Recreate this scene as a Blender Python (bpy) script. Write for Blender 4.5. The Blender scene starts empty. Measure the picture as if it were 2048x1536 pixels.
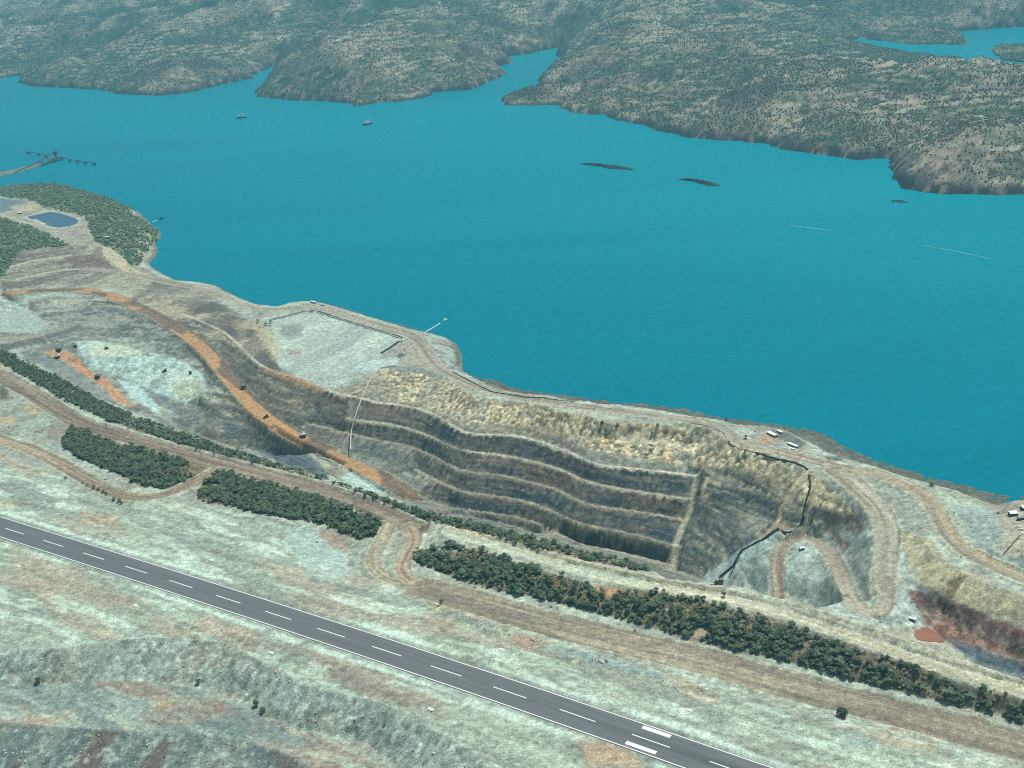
import bpy, bmesh, math, random
import numpy as np
from mathutils import Matrix, Vector
from mathutils.geometry import delaunay_2d_cdt

scene = bpy.context.scene
rng = np.random.default_rng(7)
random.seed(7)
R = math.radians

# ------------------------------------------------------------------ camera
CAM_H = 620.0                      # metres above the sea
FPX = 2500.0                       # focal length in pixels of the 2048 wide frame
HY, HM = -200.0, -0.07             # horizon height at the frame centre, its tilt (the aircraft banks)
_n = np.array([-HM, 1.0, -(HY - 768) / FPX]); _n /= np.linalg.norm(_n)
_f = np.array([0, 0, 1.0]) - _n * _n[2]; _f /= np.linalg.norm(_f)
_r = np.cross(_n, _f)
ROT = np.array([_r, _f, -_n])      # camera (right, down, forward) -> world

cam_data = bpy.data.cameras.new('camera')
cam_data.sensor_width = 36.0
cam_data.lens = 36.0 * FPX / 2048.0
cam_data.clip_start = 1.0
cam_data.clip_end = 60000.0
cam = bpy.data.objects.new('camera', cam_data)
scene.collection.objects.link(cam)
m = Matrix.Identity(4)
for col, v in enumerate(((1, 0, 0), (0, -1, 0), (0, 0, -1))):
    w = ROT @ np.array(v, float)
    for row in range(3):
        m[row][col] = w[row]
m[2][3] = CAM_H
cam.matrix_world = m
scene.camera = cam

# ------------------------------------------------------------------ sky, sun, exposure
SUN_EL, SUN_AZ = R(70), R(62)      # high sun, to the right and a little ahead of the camera
world = bpy.data.worlds.new('World'); scene.world = world
world.use_nodes = True
wn = world.node_tree.nodes; wl = world.node_tree.links
bg = wn['Background']
sky = wn.new('ShaderNodeTexSky'); sky.sky_type = 'NISHITA'; sky.sun_disc = False
sky.sun_elevation = SUN_EL; sky.sun_rotation = SUN_AZ
sky.air_density = 1.0; sky.dust_density = 1.5; sky.ozone_density = 1.0
wl.new(sky.outputs[0], bg.inputs[0]); bg.inputs[1].default_value = 0.085
sun_data = bpy.data.lights.new('sun', 'SUN')
sun_data.energy = 4.0; sun_data.angle = R(0.53); sun_data.color = (1.0, 0.965, 0.9)
sun = bpy.data.objects.new('sun', sun_data); scene.collection.objects.link(sun)
sd = Vector((math.sin(SUN_AZ) * math.cos(SUN_EL), math.cos(SUN_AZ) * math.cos(SUN_EL), math.sin(SUN_EL)))
sun.rotation_euler = sd.to_track_quat('Z', 'Y').to_euler()
sun.location = (0, 0, 900)
vs = scene.view_settings
vs.view_transform = 'Standard'; vs.look = 'None'; vs.gamma = 1.0; vs.exposure = 0.0
vs.use_curve_mapping = False
scene.cycles.max_bounces = 4; scene.cycles.diffuse_bounces = 2; scene.cycles.glossy_bounces = 2
scene.cycles.transmission_bounces = 2; scene.cycles.volume_bounces = 0
scene.cycles.use_denoising = False; scene.cycles.filter_width = 1.1
scene.cycles.caustics_reflective = False; scene.cycles.caustics_refractive = False

# ------------------------------------------------------------------ survey helpers: a sighting (x, y) in the photograph at a known level z -> a place
def place(x, y, z):
    d = ROT @ np.array([x - 1024.0, y - 768.0, FPX])
    k = (z - CAM_H) / d[2]
    return np.array([d[0] * k, d[1] * k, z])

def places(pts):
    p = np.asarray(pts, float)
    d = np.stack([p[:, 0] - 1024.0, p[:, 1] - 768.0, np.full(len(p), FPX)], 1) @ ROT.T
    k = (p[:, 2] - CAM_H) / d[:, 2]
    return np.stack([d[:, 0] * k, d[:, 1] * k, p[:, 2]], 1)

def sight(P):
    """bearings of places as photograph coordinates"""
    q = (P - np.array([0, 0, CAM_H])) @ ROT
    w = np.maximum(q[:, 2], 1.0)
    return 1024 + FPX * q[:, 0] / w, 768 + FPX * q[:, 1] / w

def ln(pts, z=None, dz=0.0):
    return [(p[0], p[1], (p[2] if len(p) > 2 else z) + dz) for p in pts]

def dense(P, step=7.0):
    out = [P[0]]
    for a, b in zip(P[:-1], P[1:]):
        n = max(1, int(math.ceil(np.linalg.norm((b - a)[:2]) / step)))
        for i in range(1, n + 1):
            out.append(a + (b - a) * i / n)
    return np.array(out)

def smooth_line(P, it=2):
    P = np.asarray(P, float)
    for _ in range(it):
        q = [P[0]]
        for a, b in zip(P[:-1], P[1:]):
            q += [a * .75 + b * .25, a * .25 + b * .75]
        q.append(P[-1]); P = np.array(q)
    return P

def normals2d(P):
    t = np.gradient(P[:, :2], axis=0)
    t /= np.maximum(np.linalg.norm(t, axis=1, keepdims=True), 1e-6)
    return np.stack([t[:, 1], -t[:, 0]], 1)        # right-hand side of the direction of travel

def offset(P, d, dz=0.0):
    Q = P.copy(); Q[:, :2] += normals2d(P) * d; Q[:, 2] += dz
    return Q

# ------------------------------------------------------------------ noise
def _hash(ix, iy, seed):
    h = ix * np.uint32(374761393) + iy * np.uint32(668265263) + np.uint32((seed * 974711 + 12345) & 0xffffffff)
    h ^= h >> np.uint32(13); h *= np.uint32(1274126177); h ^= h >> np.uint32(16)
    return (h & np.uint32(0xffff)).astype(np.float32) * np.float32(1 / 65535.0)

def vnoise(x, y, seed=0):
    ix = np.floor(x); iy = np.floor(y)
    fx = x - ix; fy = y - iy
    fx = fx * fx * (3 - 2 * fx); fy = fy * fy * (3 - 2 * fy)
    ix = ix.astype(np.int32).view(np.uint32); iy = iy.astype(np.int32).view(np.uint32)
    o = np.uint32(1)
    a = _hash(ix, iy, seed); b = _hash(ix + o, iy, seed)
    c = _hash(ix, iy + o, seed); d = _hash(ix + o, iy + o, seed)
    a += (b - a) * fx; c += (d - c) * fx
    return a + (c - a) * fy

ACT = None
def fbm(x, y, seed=0, octv=4, gain=0.5):
    x, y = np.broadcast_arrays(x, y)
    act = ACT is not None and x.shape == ACT.shape      # only the ground that is built
    if act: shp = x.shape; x = x[ACT]; y = y[ACT]
    x = x.astype(np.float32); y = y.astype(np.float32)
    s = np.zeros(np.shape(x), np.float32); a = 1.0; t = 0.0
    for i in range(octv):
        ca, sa = math.cos(0.6 * i + .3), math.sin(0.6 * i + .3)
        s += np.float32(a) * vnoise((x * np.float32(ca) - y * np.float32(sa)) * 2 ** i + np.float32(17.3 * i), (x * np.float32(sa) + y * np.float32(ca)) * 2 ** i - np.float32(9.1 * i), seed + i * 31)
        t += a; a *= gain
    s /= np.float32(t)
    if act:
        o = np.full(shp, .5, np.float32); o[ACT] = s; return o
    return s                                            # 0..1

def sstep(a, b, x):
    t = np.clip((x - a) / (b - a), 0, 1)
    return t * t * (3 - 2 * t)

def lin(rgb, k=0.84):
    c = np.array(rgb, float) / 255.0
    return np.where(c <= 0.04045, c / 12.92, ((c + 0.055) / 1.055) ** 2.4) * k

# ------------------------------------------------------------------ object helpers
COL = scene.collection
def tag(o, label=None, cat=None, group=None, kind=None):
    if label: o['label'] = label
    if cat: o['category'] = cat
    if group: o['group'] = group
    if kind: o['kind'] = kind
    return o

def mesh_from(name, V, F, mat=None, smooth=False, cols=None):
    me = bpy.data.meshes.new(name)
    V = np.asarray(V, np.float32); F = np.asarray(F, np.int32)
    me.vertices.add(len(V)); me.vertices.foreach_set('co', V.ravel())
    k = F.shape[1]
    me.loops.add(F.size); me.loops.foreach_set('vertex_index', F.ravel())
    me.polygons.add(len(F))
    me.polygons.foreach_set('loop_start', np.arange(0, F.size, k, dtype=np.int32))
    me.polygons.foreach_set('loop_total', np.full(len(F), k, np.int32))
    me.update(calc_edges=True)
    if smooth:
        me.polygons.foreach_set('use_smooth', np.ones(len(F), bool))
    if cols is not None:
        ca = me.color_attributes.new('ground', 'FLOAT_COLOR', 'POINT')
        c4 = np.ones((len(V), 4), np.float32); c4[:, :3] = cols
        ca.data.foreach_set('color', c4.ravel())
    if mat: me.materials.append(mat)
    return me

def add_obj(name, me, parent=None, loc=None, rotz=None):
    o = bpy.data.objects.new(name, me); COL.objects.link(o)
    if parent is not None: o.parent = parent
    if loc is not None: o.location = loc
    if rotz is not None: o.rotation_euler = (0, 0, rotz)
    return o

def empty(name, loc, rotz=0.0):
    o = bpy.data.objects.new(name, None); COL.objects.link(o)
    o.location = loc; o.rotation_euler = (0, 0, rotz); o.empty_display_size = 2.0
    return o

class MB:
    """collects boxes, bars, lathes and prisms into one mesh"""
    def __init__(s): s.v = []; s.f = []
    def box(s, c, d, rz=0.0, taper=1.0):
        b = len(s.v); ca, sa = math.cos(rz), math.sin(rz)
        for k in (-.5, .5):
            t = taper if k > 0 else 1.0
            for i, j in ((-.5, -.5), (.5, -.5), (.5, .5), (-.5, .5)):
                x, y = i * d[0] * t, j * d[1] * t
                s.v.append((c[0] + x * ca - y * sa, c[1] + x * sa + y * ca, c[2] + k * d[2]))
        s.f += [[b, b+3, b+2, b+1], [b+4, b+5, b+6, b+7], [b, b+1, b+5, b+4], [b+1, b+2, b+6, b+5], [b+2, b+3, b+7, b+6], [b+3, b, b+4, b+7]]
        return s
    def tube(s, pts, r, n=6, caps=True):
        pts = [Vector(p) for p in pts]; b = len(s.v)
        rs = r if hasattr(r, '__len__') else [r] * len(pts)
        for i, p in enumerate(pts):
            t = (pts[min(i+1, len(pts)-1)] - pts[max(i-1, 0)]).normalized()
            a = t.orthogonal() if abs(t.z) > .9 else t.cross(Vector((0, 0, 1)))
            a.normalize(); c = t.cross(a)
            for k in range(n):
                q = 2 * math.pi * k / n
                s.v.append(tuple(p + (a * math.cos(q) + c * math.sin(q)) * rs[i]))
        for i in range(len(pts) - 1):
            for k in range(n):
                k2 = (k + 1) % n
                s.f.append([b + i*n + k, b + i*n + k2, b + (i+1)*n + k2, b + (i+1)*n + k])
        if caps:
            s.f.append([b + k for k in range(n)][::-1]); s.f.append([b + (len(pts)-1)*n + k for k in range(n)])
        return s
    def prism(s, poly, y0, y1):          # polygon in x,z, swept along y
        b = len(s.v); n = len(poly)
        for y in (y0, y1):
            for x, z in poly: s.v.append((x, y, z))
        s.f.append([b + i for i in range(n)]); s.f.append([b + n + i for i in range(n)][::-1])
        for i in range(n):
            j = (i + 1) % n
            s.f.append([b + i, b + n + i, b + n + j, b + j])
        return s
    def plan(s, poly, z0, z1, inset=1.0):  # polygon in x,y, raised from z0 to z1
        b = len(s.v); n = len(poly)
        cx = sum(p[0] for p in poly) / n; cy = sum(p[1] for p in poly) / n
        for z, t in ((z0, 1.0), (z1, inset)):
            for x, y in poly: s.v.append((cx + (x - cx) * t, cy + (y - cy) * t, z))
        s.f.append([b + i for i in range(n)][::-1]); s.f.append([b + n + i for i in range(n)])
        for i in range(n):
            j = (i + 1) % n
            s.f.append([b + i, b + j, b + n + j, b + n + i])
        return s
    def mesh(s, name, mat=None, smooth=False):
        me = bpy.data.meshes.new(name); me.from_pydata(s.v, [], s.f); me.update()
        if smooth: me.polygons.foreach_set('use_smooth', [True] * len(me.polygons))
        if mat: me.materials.append(mat)
        return me
    def build(s, name, mat, parent=None, loc=None, rotz=None, smooth=False):
        return add_obj(name, s.mesh(name, mat, smooth), parent, loc, rotz)

def copy_tree(o, parent=None):
    c = o.copy(); COL.objects.link(c); c.parent = parent
    for ch in list(o.children): copy_tree(ch, c)
    return c
# ================================================================== THE ISLAND: survey lines (x, y sighting, level in metres)
RA, RB = place(10.9, 1056.6, 61.0), place(1340.8, 1495.3, 61.0)      # two points of the runway centreline
RU = (RB - RA)[:2] / np.linalg.norm((RB - RA)[:2])          # along the runway, towards the right of the frame
RN = np.array([-RU[1], RU[0]])                               # across it, towards the sea
if RN[1] < 0: RN = -RN
def carry_on(W, p, far=300.0):
    """carry lines that leave the frame further along the island"""
    e = np.array([RU[0], RU[1], 0.0]) * far
    if p[0][0] <= 2: W = np.concatenate([[W[0] - e], W])
    if p[0][0] >= 2046: W = np.concatenate([[W[0] + e], W])
    if p[-1][0] <= 2: W = np.concatenate([W, [W[-1] - e]])
    if p[-1][0] >= 2046: W = np.concatenate([W, [W[-1] + e]])
    return W
LINES = []                 # world polylines that shape the ground
def L(pts, z=None, ext=True, sm=0):
    p = ln(pts, z)
    W = places(p)
    if ext: W = carry_on(W, p)
    if sm: W = smooth_line(W, sm)
    LINES.append(W)
    return W

ROADS = {}
def road(name, pts, w, z=None):
    p = ln(pts, z)
    W = smooth_line(carry_on(places(p), p, 240.0), 2)
    W = dense(W, 6.0)
    ROADS[name] = (W, w)
    for d in (-w / 2, 0, w / 2):
        LINES.append(offset(W, d))
    return W

# ---- runway: straight in plan, gently humped
def on_runway(x, y):
    d = ROT @ np.array([x - 1024.0, y - 768.0, FPX])
    k = (RA[:2] @ RN) / (d[:2] @ RN)
    p = np.array([0, 0, CAM_H]) + d * k
    return (p[:2] - RA[:2]) @ RU, p[2]
_rw = [(10.9,1056.6),(87.1,1080.5),(166.6,1106.1),(250.6,1132.8),(338.7,1160.5),(432.1,1190.8),(530.6,1222.2),(634.5,1256.5),(744.6,1292.5),(861.3,1331.5),(986.4,1373.7),(1119.6,1419.1),(1263.7,1468.5),(1340.8,1495.3),(1419.4,1522.7)]
_rs, _rz = zip(*[on_runway(*p) for p in _rw])
RW_FIT = np.polyfit(_rs, _rz, 3)
DASH_S = list(_rs)
_s0, _s1 = _rs[0], _rs[-1]
def rw_z(s):
    s = np.asarray(s, float); c = np.clip(s, _s0 - 30, _s1 + 30)
    return np.polyval(RW_FIT, c) + (s - c) * 0.0
def rw_pt(s, t):
    return np.array([RA[0] + RU[0] * s + RN[0] * t, RA[1] + RU[1] * s + RN[1] * t, float(rw_z(s))])
for t in (-38, -26, -16, -8, 0, 8, 16, 26, 38):
    LINES.append(np.array([rw_pt(s, t) for s in np.arange(-560, 1420, 12.0)]))

# ---- platform and roads on the near side of the pit
road('haul_road_west', [(-110,835),(-60,855),(0,880),(60,898),(120,928),(180,965),(235,990),(290,997),(345,985),(395,962),(440,938)], 17, 65)
road('haul_road_main', [(-110,690,67),(-60,715,67),(0,752,67),(60,785,67),(120,825,67),(170,850,66),(230,868,66),(330,898,66),(430,925,65.5),(520,948,65),(600,970,64.5),(680,995,64),(750,1020,63),(800,1043,62),(835,1062,61)], 24)
road('haul_road_bend', [(778,1050,61.5),(768,1075,60),(746,1108,58),(746,1135,57.5),(775,1158,57),(830,1172,57),(900,1192,57)], 13)
road('haul_road_turnoff', [(820,1058,61),(832,1082,60),(812,1112,58.5),(800,1140,58),(825,1163,57.3),(880,1183,57),(950,1203,57)], 13)
road('haul_road_east', [(850,1180),(940,1205),(1050,1235),(1150,1263),(1300,1297),(1450,1335),(1600,1378),(1750,1415),(1900,1455),(2048,1495),(2200,1540)], 33, 57)
L([(380,1006,64),(440,1015,64),(500,1028,64),(560,1042,64),(612,1052,64)])
L([(612,1052,64),(582,1075,63.5),(568,1100,63),(585,1118,62),(640,1150,61),(700,1172,59.5),(760,1184,58.5)])
L([(628,1062,54),(665,1076,53),(690,1105,52),(698,1130,52.5),(735,1158,55)])
L([(660,1050,56),(700,1075,54),(740,1075,56),(720,1045,60)])
L([(850,1201,61),(950,1240,61.3),(1050,1274,61.5),(1150,1308,61.5),(1300,1350,61.5),(1450,1390,61.5),(1600,1427,61.5),(1750,1463,61.5),(1900,1507,61.5),(2048,1552,61.5)])
L([(0,915,64),(80,945,64),(150,975,64),(230,1008,64)])
L([(0,975,63.5),(150,1020,63.5),(330,1030,64),(500,1080,63)])
# ---- waste dump below the runway
L([(0,1300,60),(117,1297,60),(220,1283,60),(293,1274,60),(381,1279,60),(454,1287,60),(513,1320,60),(569,1344,60),(598,1367,60),(658,1383,60),(720,1397,60),(764,1408,60),(808,1429,60),(851,1452,60),(910,1484,60),(954,1505,60),(975,1536,60),(990,1570,60),(1010,1640,60)])
L([(0,1382,41),(53,1370,41),(161,1367,41),(249,1361,41),(322,1361,41),(410,1373,41),(469,1391,41),(513,1414,41),(557,1443,41),(600,1461,41),(646,1465,41),(705,1480,41),(749,1500,41),(793,1530,41),(830,1565,41),(870,1640,41)])
L([(0,1444,39.5),(88,1449,39.5),(132,1455,39.5),(220,1458,39.5),(293,1464,39.5),(410,1468,39.5),(498,1485,39.5),(544,1497,39.5),(588,1514,39.5),(623,1537,39.5),(660,1570,39.5),(700,1640,39.5)])
L([(0,1542,20),(100,1550,20),(250,1560,20),(400,1575,20),(520,1600,20),(600,1640,20)])
L([(0,1650,10),(250,1670,10),(500,1700,10)])
# ---- wooded ridge between the east haul road and the rim road
L([(822,1106,61),(842,1130,59),(900,1155,58.6),(1000,1183,58.5),(1100,1200,58.5),(1200,1228,58.5),(1300,1253,58.5),(1400,1283,58.5),(1500,1305,58.5),(1600,1330,58.5),(1700,1360,58.5),(1800,1382,58.5),(1900,1407,58.5),(2048,1442,58.5)])
L([(880,1106,65),(1000,1140,66),(1100,1170,66),(1250,1205,67),(1400,1236,68),(1550,1272,68),(1700,1316,68),(1850,1357,68),(2048,1412,68)])
L([(900,1088,68),(1000,1115,69),(1100,1145,69),(1200,1170,70),(1300,1185,70),(1400,1200,71),(1500,1225,71),(1600,1255,71),(1700,1290,71),(1800,1325,71),(1900,1360,71),(2048,1400,71)])
road('rim_road', [(900,1066,68),(1000,1092,68.5),(1100,1124,70),(1200,1152,70.5),(1300,1172,71),(1400,1188,71.5),(1500,1208,72),(1600,1238,72),(1700,1272,72),(1800,1307,72),(1900,1342,72),(2048,1385,72),(2160,1418,72)], 13)
RIM_A = L([(900,1055,70),(1000,1076,71),(1100,1104,73),(1200,1131,74),(1300,1153,75),(1430,1171,76),(1500,1183,76),(1600,1206,76),(1700,1239,76),(1800,1275,76),(1900,1311,76),(2048,1360,76)])
# ---- berm and scrub strip along the main haul road, dropping into the pit behind
L([(0,728,68.5),(80,772,68.5),(150,812,68),(230,848,67.5),(330,880,67),(450,914,66.5),(550,937,66),(650,964,66),(750,997,66),(830,1032,67),(880,1050,69)])
RIM_B = L([(0,700,64),(60,726,64),(130,765,63),(200,805,63),(270,835,63),(340,860,62),(400,882,62),(470,905,62),(560,934,62),(650,958,62),(720,982,62),(800,1012,63),(850,1026,64),(930,1045,66),(1000,1062,67),(1080,1082,68),(1150,1103,69),(1250,1122,70),(1310,1142,72)])
for W, kx in ((RIM_B, (0, 1)), (RIM_A, (5, 11))):        # the near pit wall, out of sight from here
    D = dense(W, 14.0)
    if kx[0] == 5: D = D[D[:, 0] > places([(1330, 1150, 74)])[0][0]]
    LINES.append(offset(D, -16 if normals2d(D)[len(D)//2][1] < 0 else 16, -17))
    LINES.append(offset(D, -42 if normals2d(D)[len(D)//2][1] < 0 else 42, -55))
# ---- far pit wall: rim and level benches
CRIM = [(745,742,14),(775,736,15),(830,733,17),(880,748,18),(900,763,19),(920,778,20),(953,796,22),(1012,799,25),(1078,809,28),(1128,824,30),(1169,829,30),(1200,844,31),(1230,849,31),(1260,847,32),(1332,849,33),(1382,847,34),(1421,855,34),(1448,867,35),(1454,881,35),(1472,896,36),(1511,906,36),(1564,920,37),(1597,927,37),(1616,939,37)]
L(CRIM)
B1 = [(363,628,10),(419,649,7),(457,669,4),(498,712,3),(528,735,3),(561,748,3),(600,761,3),(653,781,3),(688,790,2),(727,797,1),(752,805,0),(803,810,0),(854,822,0),(887,839,0),(904,852,0),(933,867,0),(984,870,0),(1042,872,0),(1083,885,0),(1136,903,0),(1169,920,0),(1200,931,0),(1255,936,0),(1306,942,0),(1357,947,0),(1393,952,0)]
B2 = [(690,836,-15),(714,841,-17),(790,850,-17),(850,868,-17),(900,893,-17),(938,904,-17),(989,908,-17),(1042,918,-17),(1078,926,-17),(1111,936,-17),(1141,948,-17),(1157,957,-17),(1182,966,-17),(1230,976,-17),(1281,984,-17),(1344,994,-17),(1384,1000,-17)]
B3 = [(622,849,-31),(688,865,-33),(727,875,-34),(777,885,-34),(821,894,-34),(861,910,-34),(898,932,-34),(938,946,-34),(996,950,-34),(1032,959,-34),(1078,969,-34),(1111,978,-34),(1141,995,-34),(1174,1009,-34),(1230,1018,-34),(1281,1025,-34),(1344,1036,-34),(1372,1042,-34)]
B4 = [(830,940,-49),(865,958,-50),(900,974,-51),(925,985,-51),(989,993,-51),(1032,999,-51),(1078,1012,-51),(1116,1030,-51),(1154,1046,-51),(1190,1055,-51),(1248,1066,-51),(1301,1079,-51),(1333,1090,-51),(1362,1094,-51)]
B5 = [(925,1019,-66),(976,1027,-66),(1011,1031,-66),(1050,1039,-66),(1090,1055,-66),(1129,1076,-66),(1169,1092,-66),(1222,1101,-66),(1275,1113,-66),(1314,1124,-66),(1345,1132,-66)]
BERMS = []
for bl in (B1, B2, B3, B4, B5):
    W = dense(smooth_line(places(bl), 1), 5.0)
    BERMS.append(W)
    nrm = normals2d(W); away = np.sign((nrm * np.array([0, 1])).sum(1).mean())
    LINES.append(W)
    LINES.append(offset(W, 3.0 * away, 0.3))          # inner edge of the berm
L([(860,1000,-66),(900,1012,-68),(950,1035,-72),(1020,1050,-75),(1100,1076,-78),(1180,1106,-80),(1260,1122,-80),(1330,1137,-78)])
# yellow weathered top of the wall
L([(900,800,10),(960,830,10),(1020,840,11),(1100,850,13),(1150,868,13),(1220,880,14),(1300,885,15),(1380,888,16)])
# ---- orange ramp into the pit
road('pit_ramp', [(-110,594,31),(-60,590,30),(0,588,28),(100,580,26),(180,580,24),(240,598,18),(300,625,10),(350,655,2),(400,690,-7),(440,735,-15),(480,785,-24),(520,828,-31),(570,862,-38),(620,888,-43),(680,917,-48),(740,945,-53),(790,972,-57),(818,992,-60)], 21)
L([(400,790,-30),(440,815,-38),(471,837,-42),(492,849,-45),(523,867,-48),(544,873,-50),(590,895,-54),(640,920,-57),(690,938,-59)])
L([(402,812,-44),(416,836,-47),(428,852,-48)])
L([(440,862,-52),(470,878,-58),(510,895,-64),(560,917,-69),(620,939,-73),(665,952,-75)])
L([(340,835,-56),(380,862,-60),(420,880,-62),(480,900,-68)])
L([(705,948,-56),(730,962,-58),(765,985,-62),(815,1003,-65)])
# ---- inner dump and benches at the left of the pit
L([(165,690,-2),(190,683,-2),(230,697,-4),(280,700,-6),(340,714,-14),(385,738,-22),(410,750,-25)])
L([(160,712,-5),(200,712,-7),(245,711,-9),(300,724,-16),(340,733,-21),(380,745,-25)])
L([(172,735,-20),(230,752,-28),(290,784,-39),(340,812,-49),(395,815,-50)])
L([(88,708,-8),(115,702,-9),(130,716,-11),(160,736,-16),(195,757,-22),(220,775,-27),(250,800,-36),(270,815,-42)])
L([(60,716,-9),(120,750,-16),(160,780,-24),(205,803,-32),(262,822,-46)])
L([(30,605,20),(60,608,18),(112,613,15),(178,610,13),(216,616,9),(260,640,3)])
L([(114,635,6),(152,634,6),(203,644,3),(254,657,0),(305,667,-4),(343,687,-9),(381,704,-14),(411,738,-22)])
L([(0,600,12),(60,622,12),(95,645,11),(72,665,10),(0,663,11)])
L([(0,690,3),(51,679,3),(101,660,2),(160,648,0)])
L([(0,703,-5),(60,697,-5),(120,682,-5),(200,674,-8),(280,690,-13),(350,712,-19)])
# ---- old benches and the reservoir hill, upper left
L([(0,566,36),(32,558,38),(76,548,38),(127,539,37),(178,537,33),(240,541,24),(300,551,17)])
L([(0,536,50),(21,532,50),(63,521,51),(120,512,51),(171,507,48),(215,517,38),(262,533,15)])
L([(0,520,52),(42,499,60),(70,498,61),(114,493,60),(140,494,57),(175,492,50),(205,490,46)])
L([(0,437,66),(40,445,68),(80,470,68),(120,484,63),(135,492,58)])
L([(0,470,66),(40,480,66),(80,490,63)])
L([(0,428,54),(60,445,53),(120,470,52),(165,476,51),(175,465,51),(180,450,51),(205,478,50),(215,470,50)])
POND_PX = [(48,433),(76,426),(105,421),(135,429),(160,438),(160,446),(150,452),(130,457),(112,457),(90,452),(70,443)]
L([(x, y, 51.5) for x, y in POND_PX] + [(48,433,51.5)])
L([(70,436,48.5),(105,428,48.5),(150,442,48.5),(125,450,48.5)])
L([(0,398,52),(50,402,52),(55,414,52),(0,425,53)])
L([(0,379,48),(40,370,54),(100,367,58),(150,377,55),(215,396,36),(254,412,18),(269,423,4)])
L([(0,388,52),(60,390,58),(120,395,62),(180,412,56),(230,436,34),(268,440,8),(285,446,4)])
L([(175,440,56),(215,432,56),(250,442,46),(290,456,24),(313,465,4)])
L([(200,458,54),(250,465,46),(290,476,22),(313,476,3)])
L([(225,480,48),(260,490,30),(290,500,12),(306,504,2)])
L([(240,515,28),(270,520,14),(290,525,4)])
# ---- coast: road, crest and the shore behind it
road('coast_road', [(178,538,33),(250,546,24),(300,556,18),(340,567,14),(400,576,13),(440,592,12.5),(480,610,12),(540,621,12),(600,613,12),(660,623,12),(720,641,12),(780,658,12),(828,672,12.5),(846,690,14),(856,715,16),(885,742,18),(930,764,20),(980,784,22),(1060,799,25.5),(1150,813,28.5),(1230,823,30.5),(1330,834,33),(1400,844,34.5),(1440,857,35.3),(1472,882,36.3),(1530,896,36.6),(1600,915,37.5),(1690,938,38),(1745,946,38),(1800,965,38),(1848,990,37),(1874,1025,36),(1892,1065,34.5),(1930,1103,33),(1990,1135,32),(2048,1158,31),(2160,1198,31)], 17)
CREST = [(269,423,2),(300,454,2),(314,464,2),(313,476,2),(302,484,2),(308,503,2),(302,514,2),(289,526,2),(292,534,4),(312,547,6),(338,560,7),(381,563,7),(416,569,7),(437,582,7),(470,597,7),(503,609,6),(556,613,7),(582,604,8),(622,602,9),(663,612,9),(696,623,9),(739,636,9),(777,647,9),(815,658,9),(848,665,9),(879,675,6),(902,689,3),(914,710,1.5),(915,728,1.5),(908,740,4),(935,755,12),(963,768,14),(984,777,15),(1052,788,17),(1103,791,18),(1136,801,20),(1177,802,22),(1187,807,22),(1230,809,23),(1281,815,25),(1332,823,27),(1382,832,28),(1445,841,29),(1478,851,30),(1536,852,30),(1576,862,26),(1608,882,24),(1641,900,25),(1690,918,28),(1755,934,29),(1804,952,30),(1863,968,30),(1918,983,29),(1967,1003,28),(1995,1011,27),(2015,1005,33),(2030,1001,38),(2060,1000,38)]
W = L(CREST)
SHORE = dense(W, 12.0)
away = -1.0 if normals2d(SHORE)[len(SHORE)//2][1] < 0 else 1.0
h_ = SHORE[:, 2]
rag = fbm(SHORE[:, 0] / 22, SHORE[:, 1] / 22, 77, 3)
_k = np.hypot(SHORE[:, 0], SHORE[:, 1]) / (CAM_H - h_)
plat = np.where(h_ > 11, _k * .93 + .75 * (rag - .25), 1.5 + .8 * rag)              # a ragged wet rock platform below the bank
for fac, dep in ((1.1, 2.2), (plat, .35), (plat + .5, -4.0), (plat + 2.5, -14)):
    Q = SHORE.copy(); nn = normals2d(SHORE) * away
    Q[:, :2] += nn * ((5 + np.maximum(h_, 1) * fac))[:, None]; Q[:, 2] = dep
    LINES.append(Q)
HEAD = places(ln([(-110,396),(0,385),(40,377),(100,374),(150,383),(215,402),(254,417),(272,425)], 0.0))   # shore behind the headland
HEAD = np.concatenate([[HEAD[0] - np.array([RU[0], RU[1], 0]) * 300], HEAD]); LINES.append(HEAD); LINES.append(HEAD + np.array([-20, 60, -10]))
# ---- sea wall terrace
L([(548,643,9.5),(615,623,11),(632,623,11),(700,644,11),(780,668,11),(803,680,11),(765,708,8),(720,735,6),(690,765,4)])
L([(560,728,4),(545,700,4),(538,668,7),(528,650,11)]); L([(600,700,4),(640,680,6),(700,690,7),(650,740,4)])
L([(870,695,13),(884,712,14),(880,730,15)]); L([(900,700,5),(908,722,4)])
# ---- right end of the pit
L([(1420,905,22),(1470,928,23),(1530,948,24),(1580,964,25),(1602,976,27)])
L([(1410,935,12),(1470,955,12),(1540,990,10),(1560,1010,8),(1562,1035,4)])
L([(1400,975,-1),(1450,990,-2),(1500,1020,-6),(1545,1042,-7)])
L([(1602,1050,2),(1560,1068,-5),(1520,1083,-12),(1482,1110,-24),(1432,1155,-48),(1405,1165,-56)])
L([(1390,1030,-27),(1440,1050,-24),(1490,1080,-18)])
L([(1375,1090,-47),(1420,1110,-44),(1450,1130,-40)]); L([(1345,1140,-68),(1390,1152,-64)])
L([(1640,958,37),(1680,970,36),(1710,1000,33),(1735,1040,27),(1730,1075,22)])
L([(1620,1000,22),(1660,1020,20),(1715,1045,18)]); L([(1610,1045,4),(1660,1055,4),(1700,1075,8),(1715,1110,6)])
road('pit_ramp_east', [(1672,944,38),(1700,962,37),(1725,985,35),(1752,1010,33),(1769,1042,30),(1774,1075,27),(1770,1110,23.5),(1766,1150,19.5),(1768,1180,16)], 22)
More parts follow.
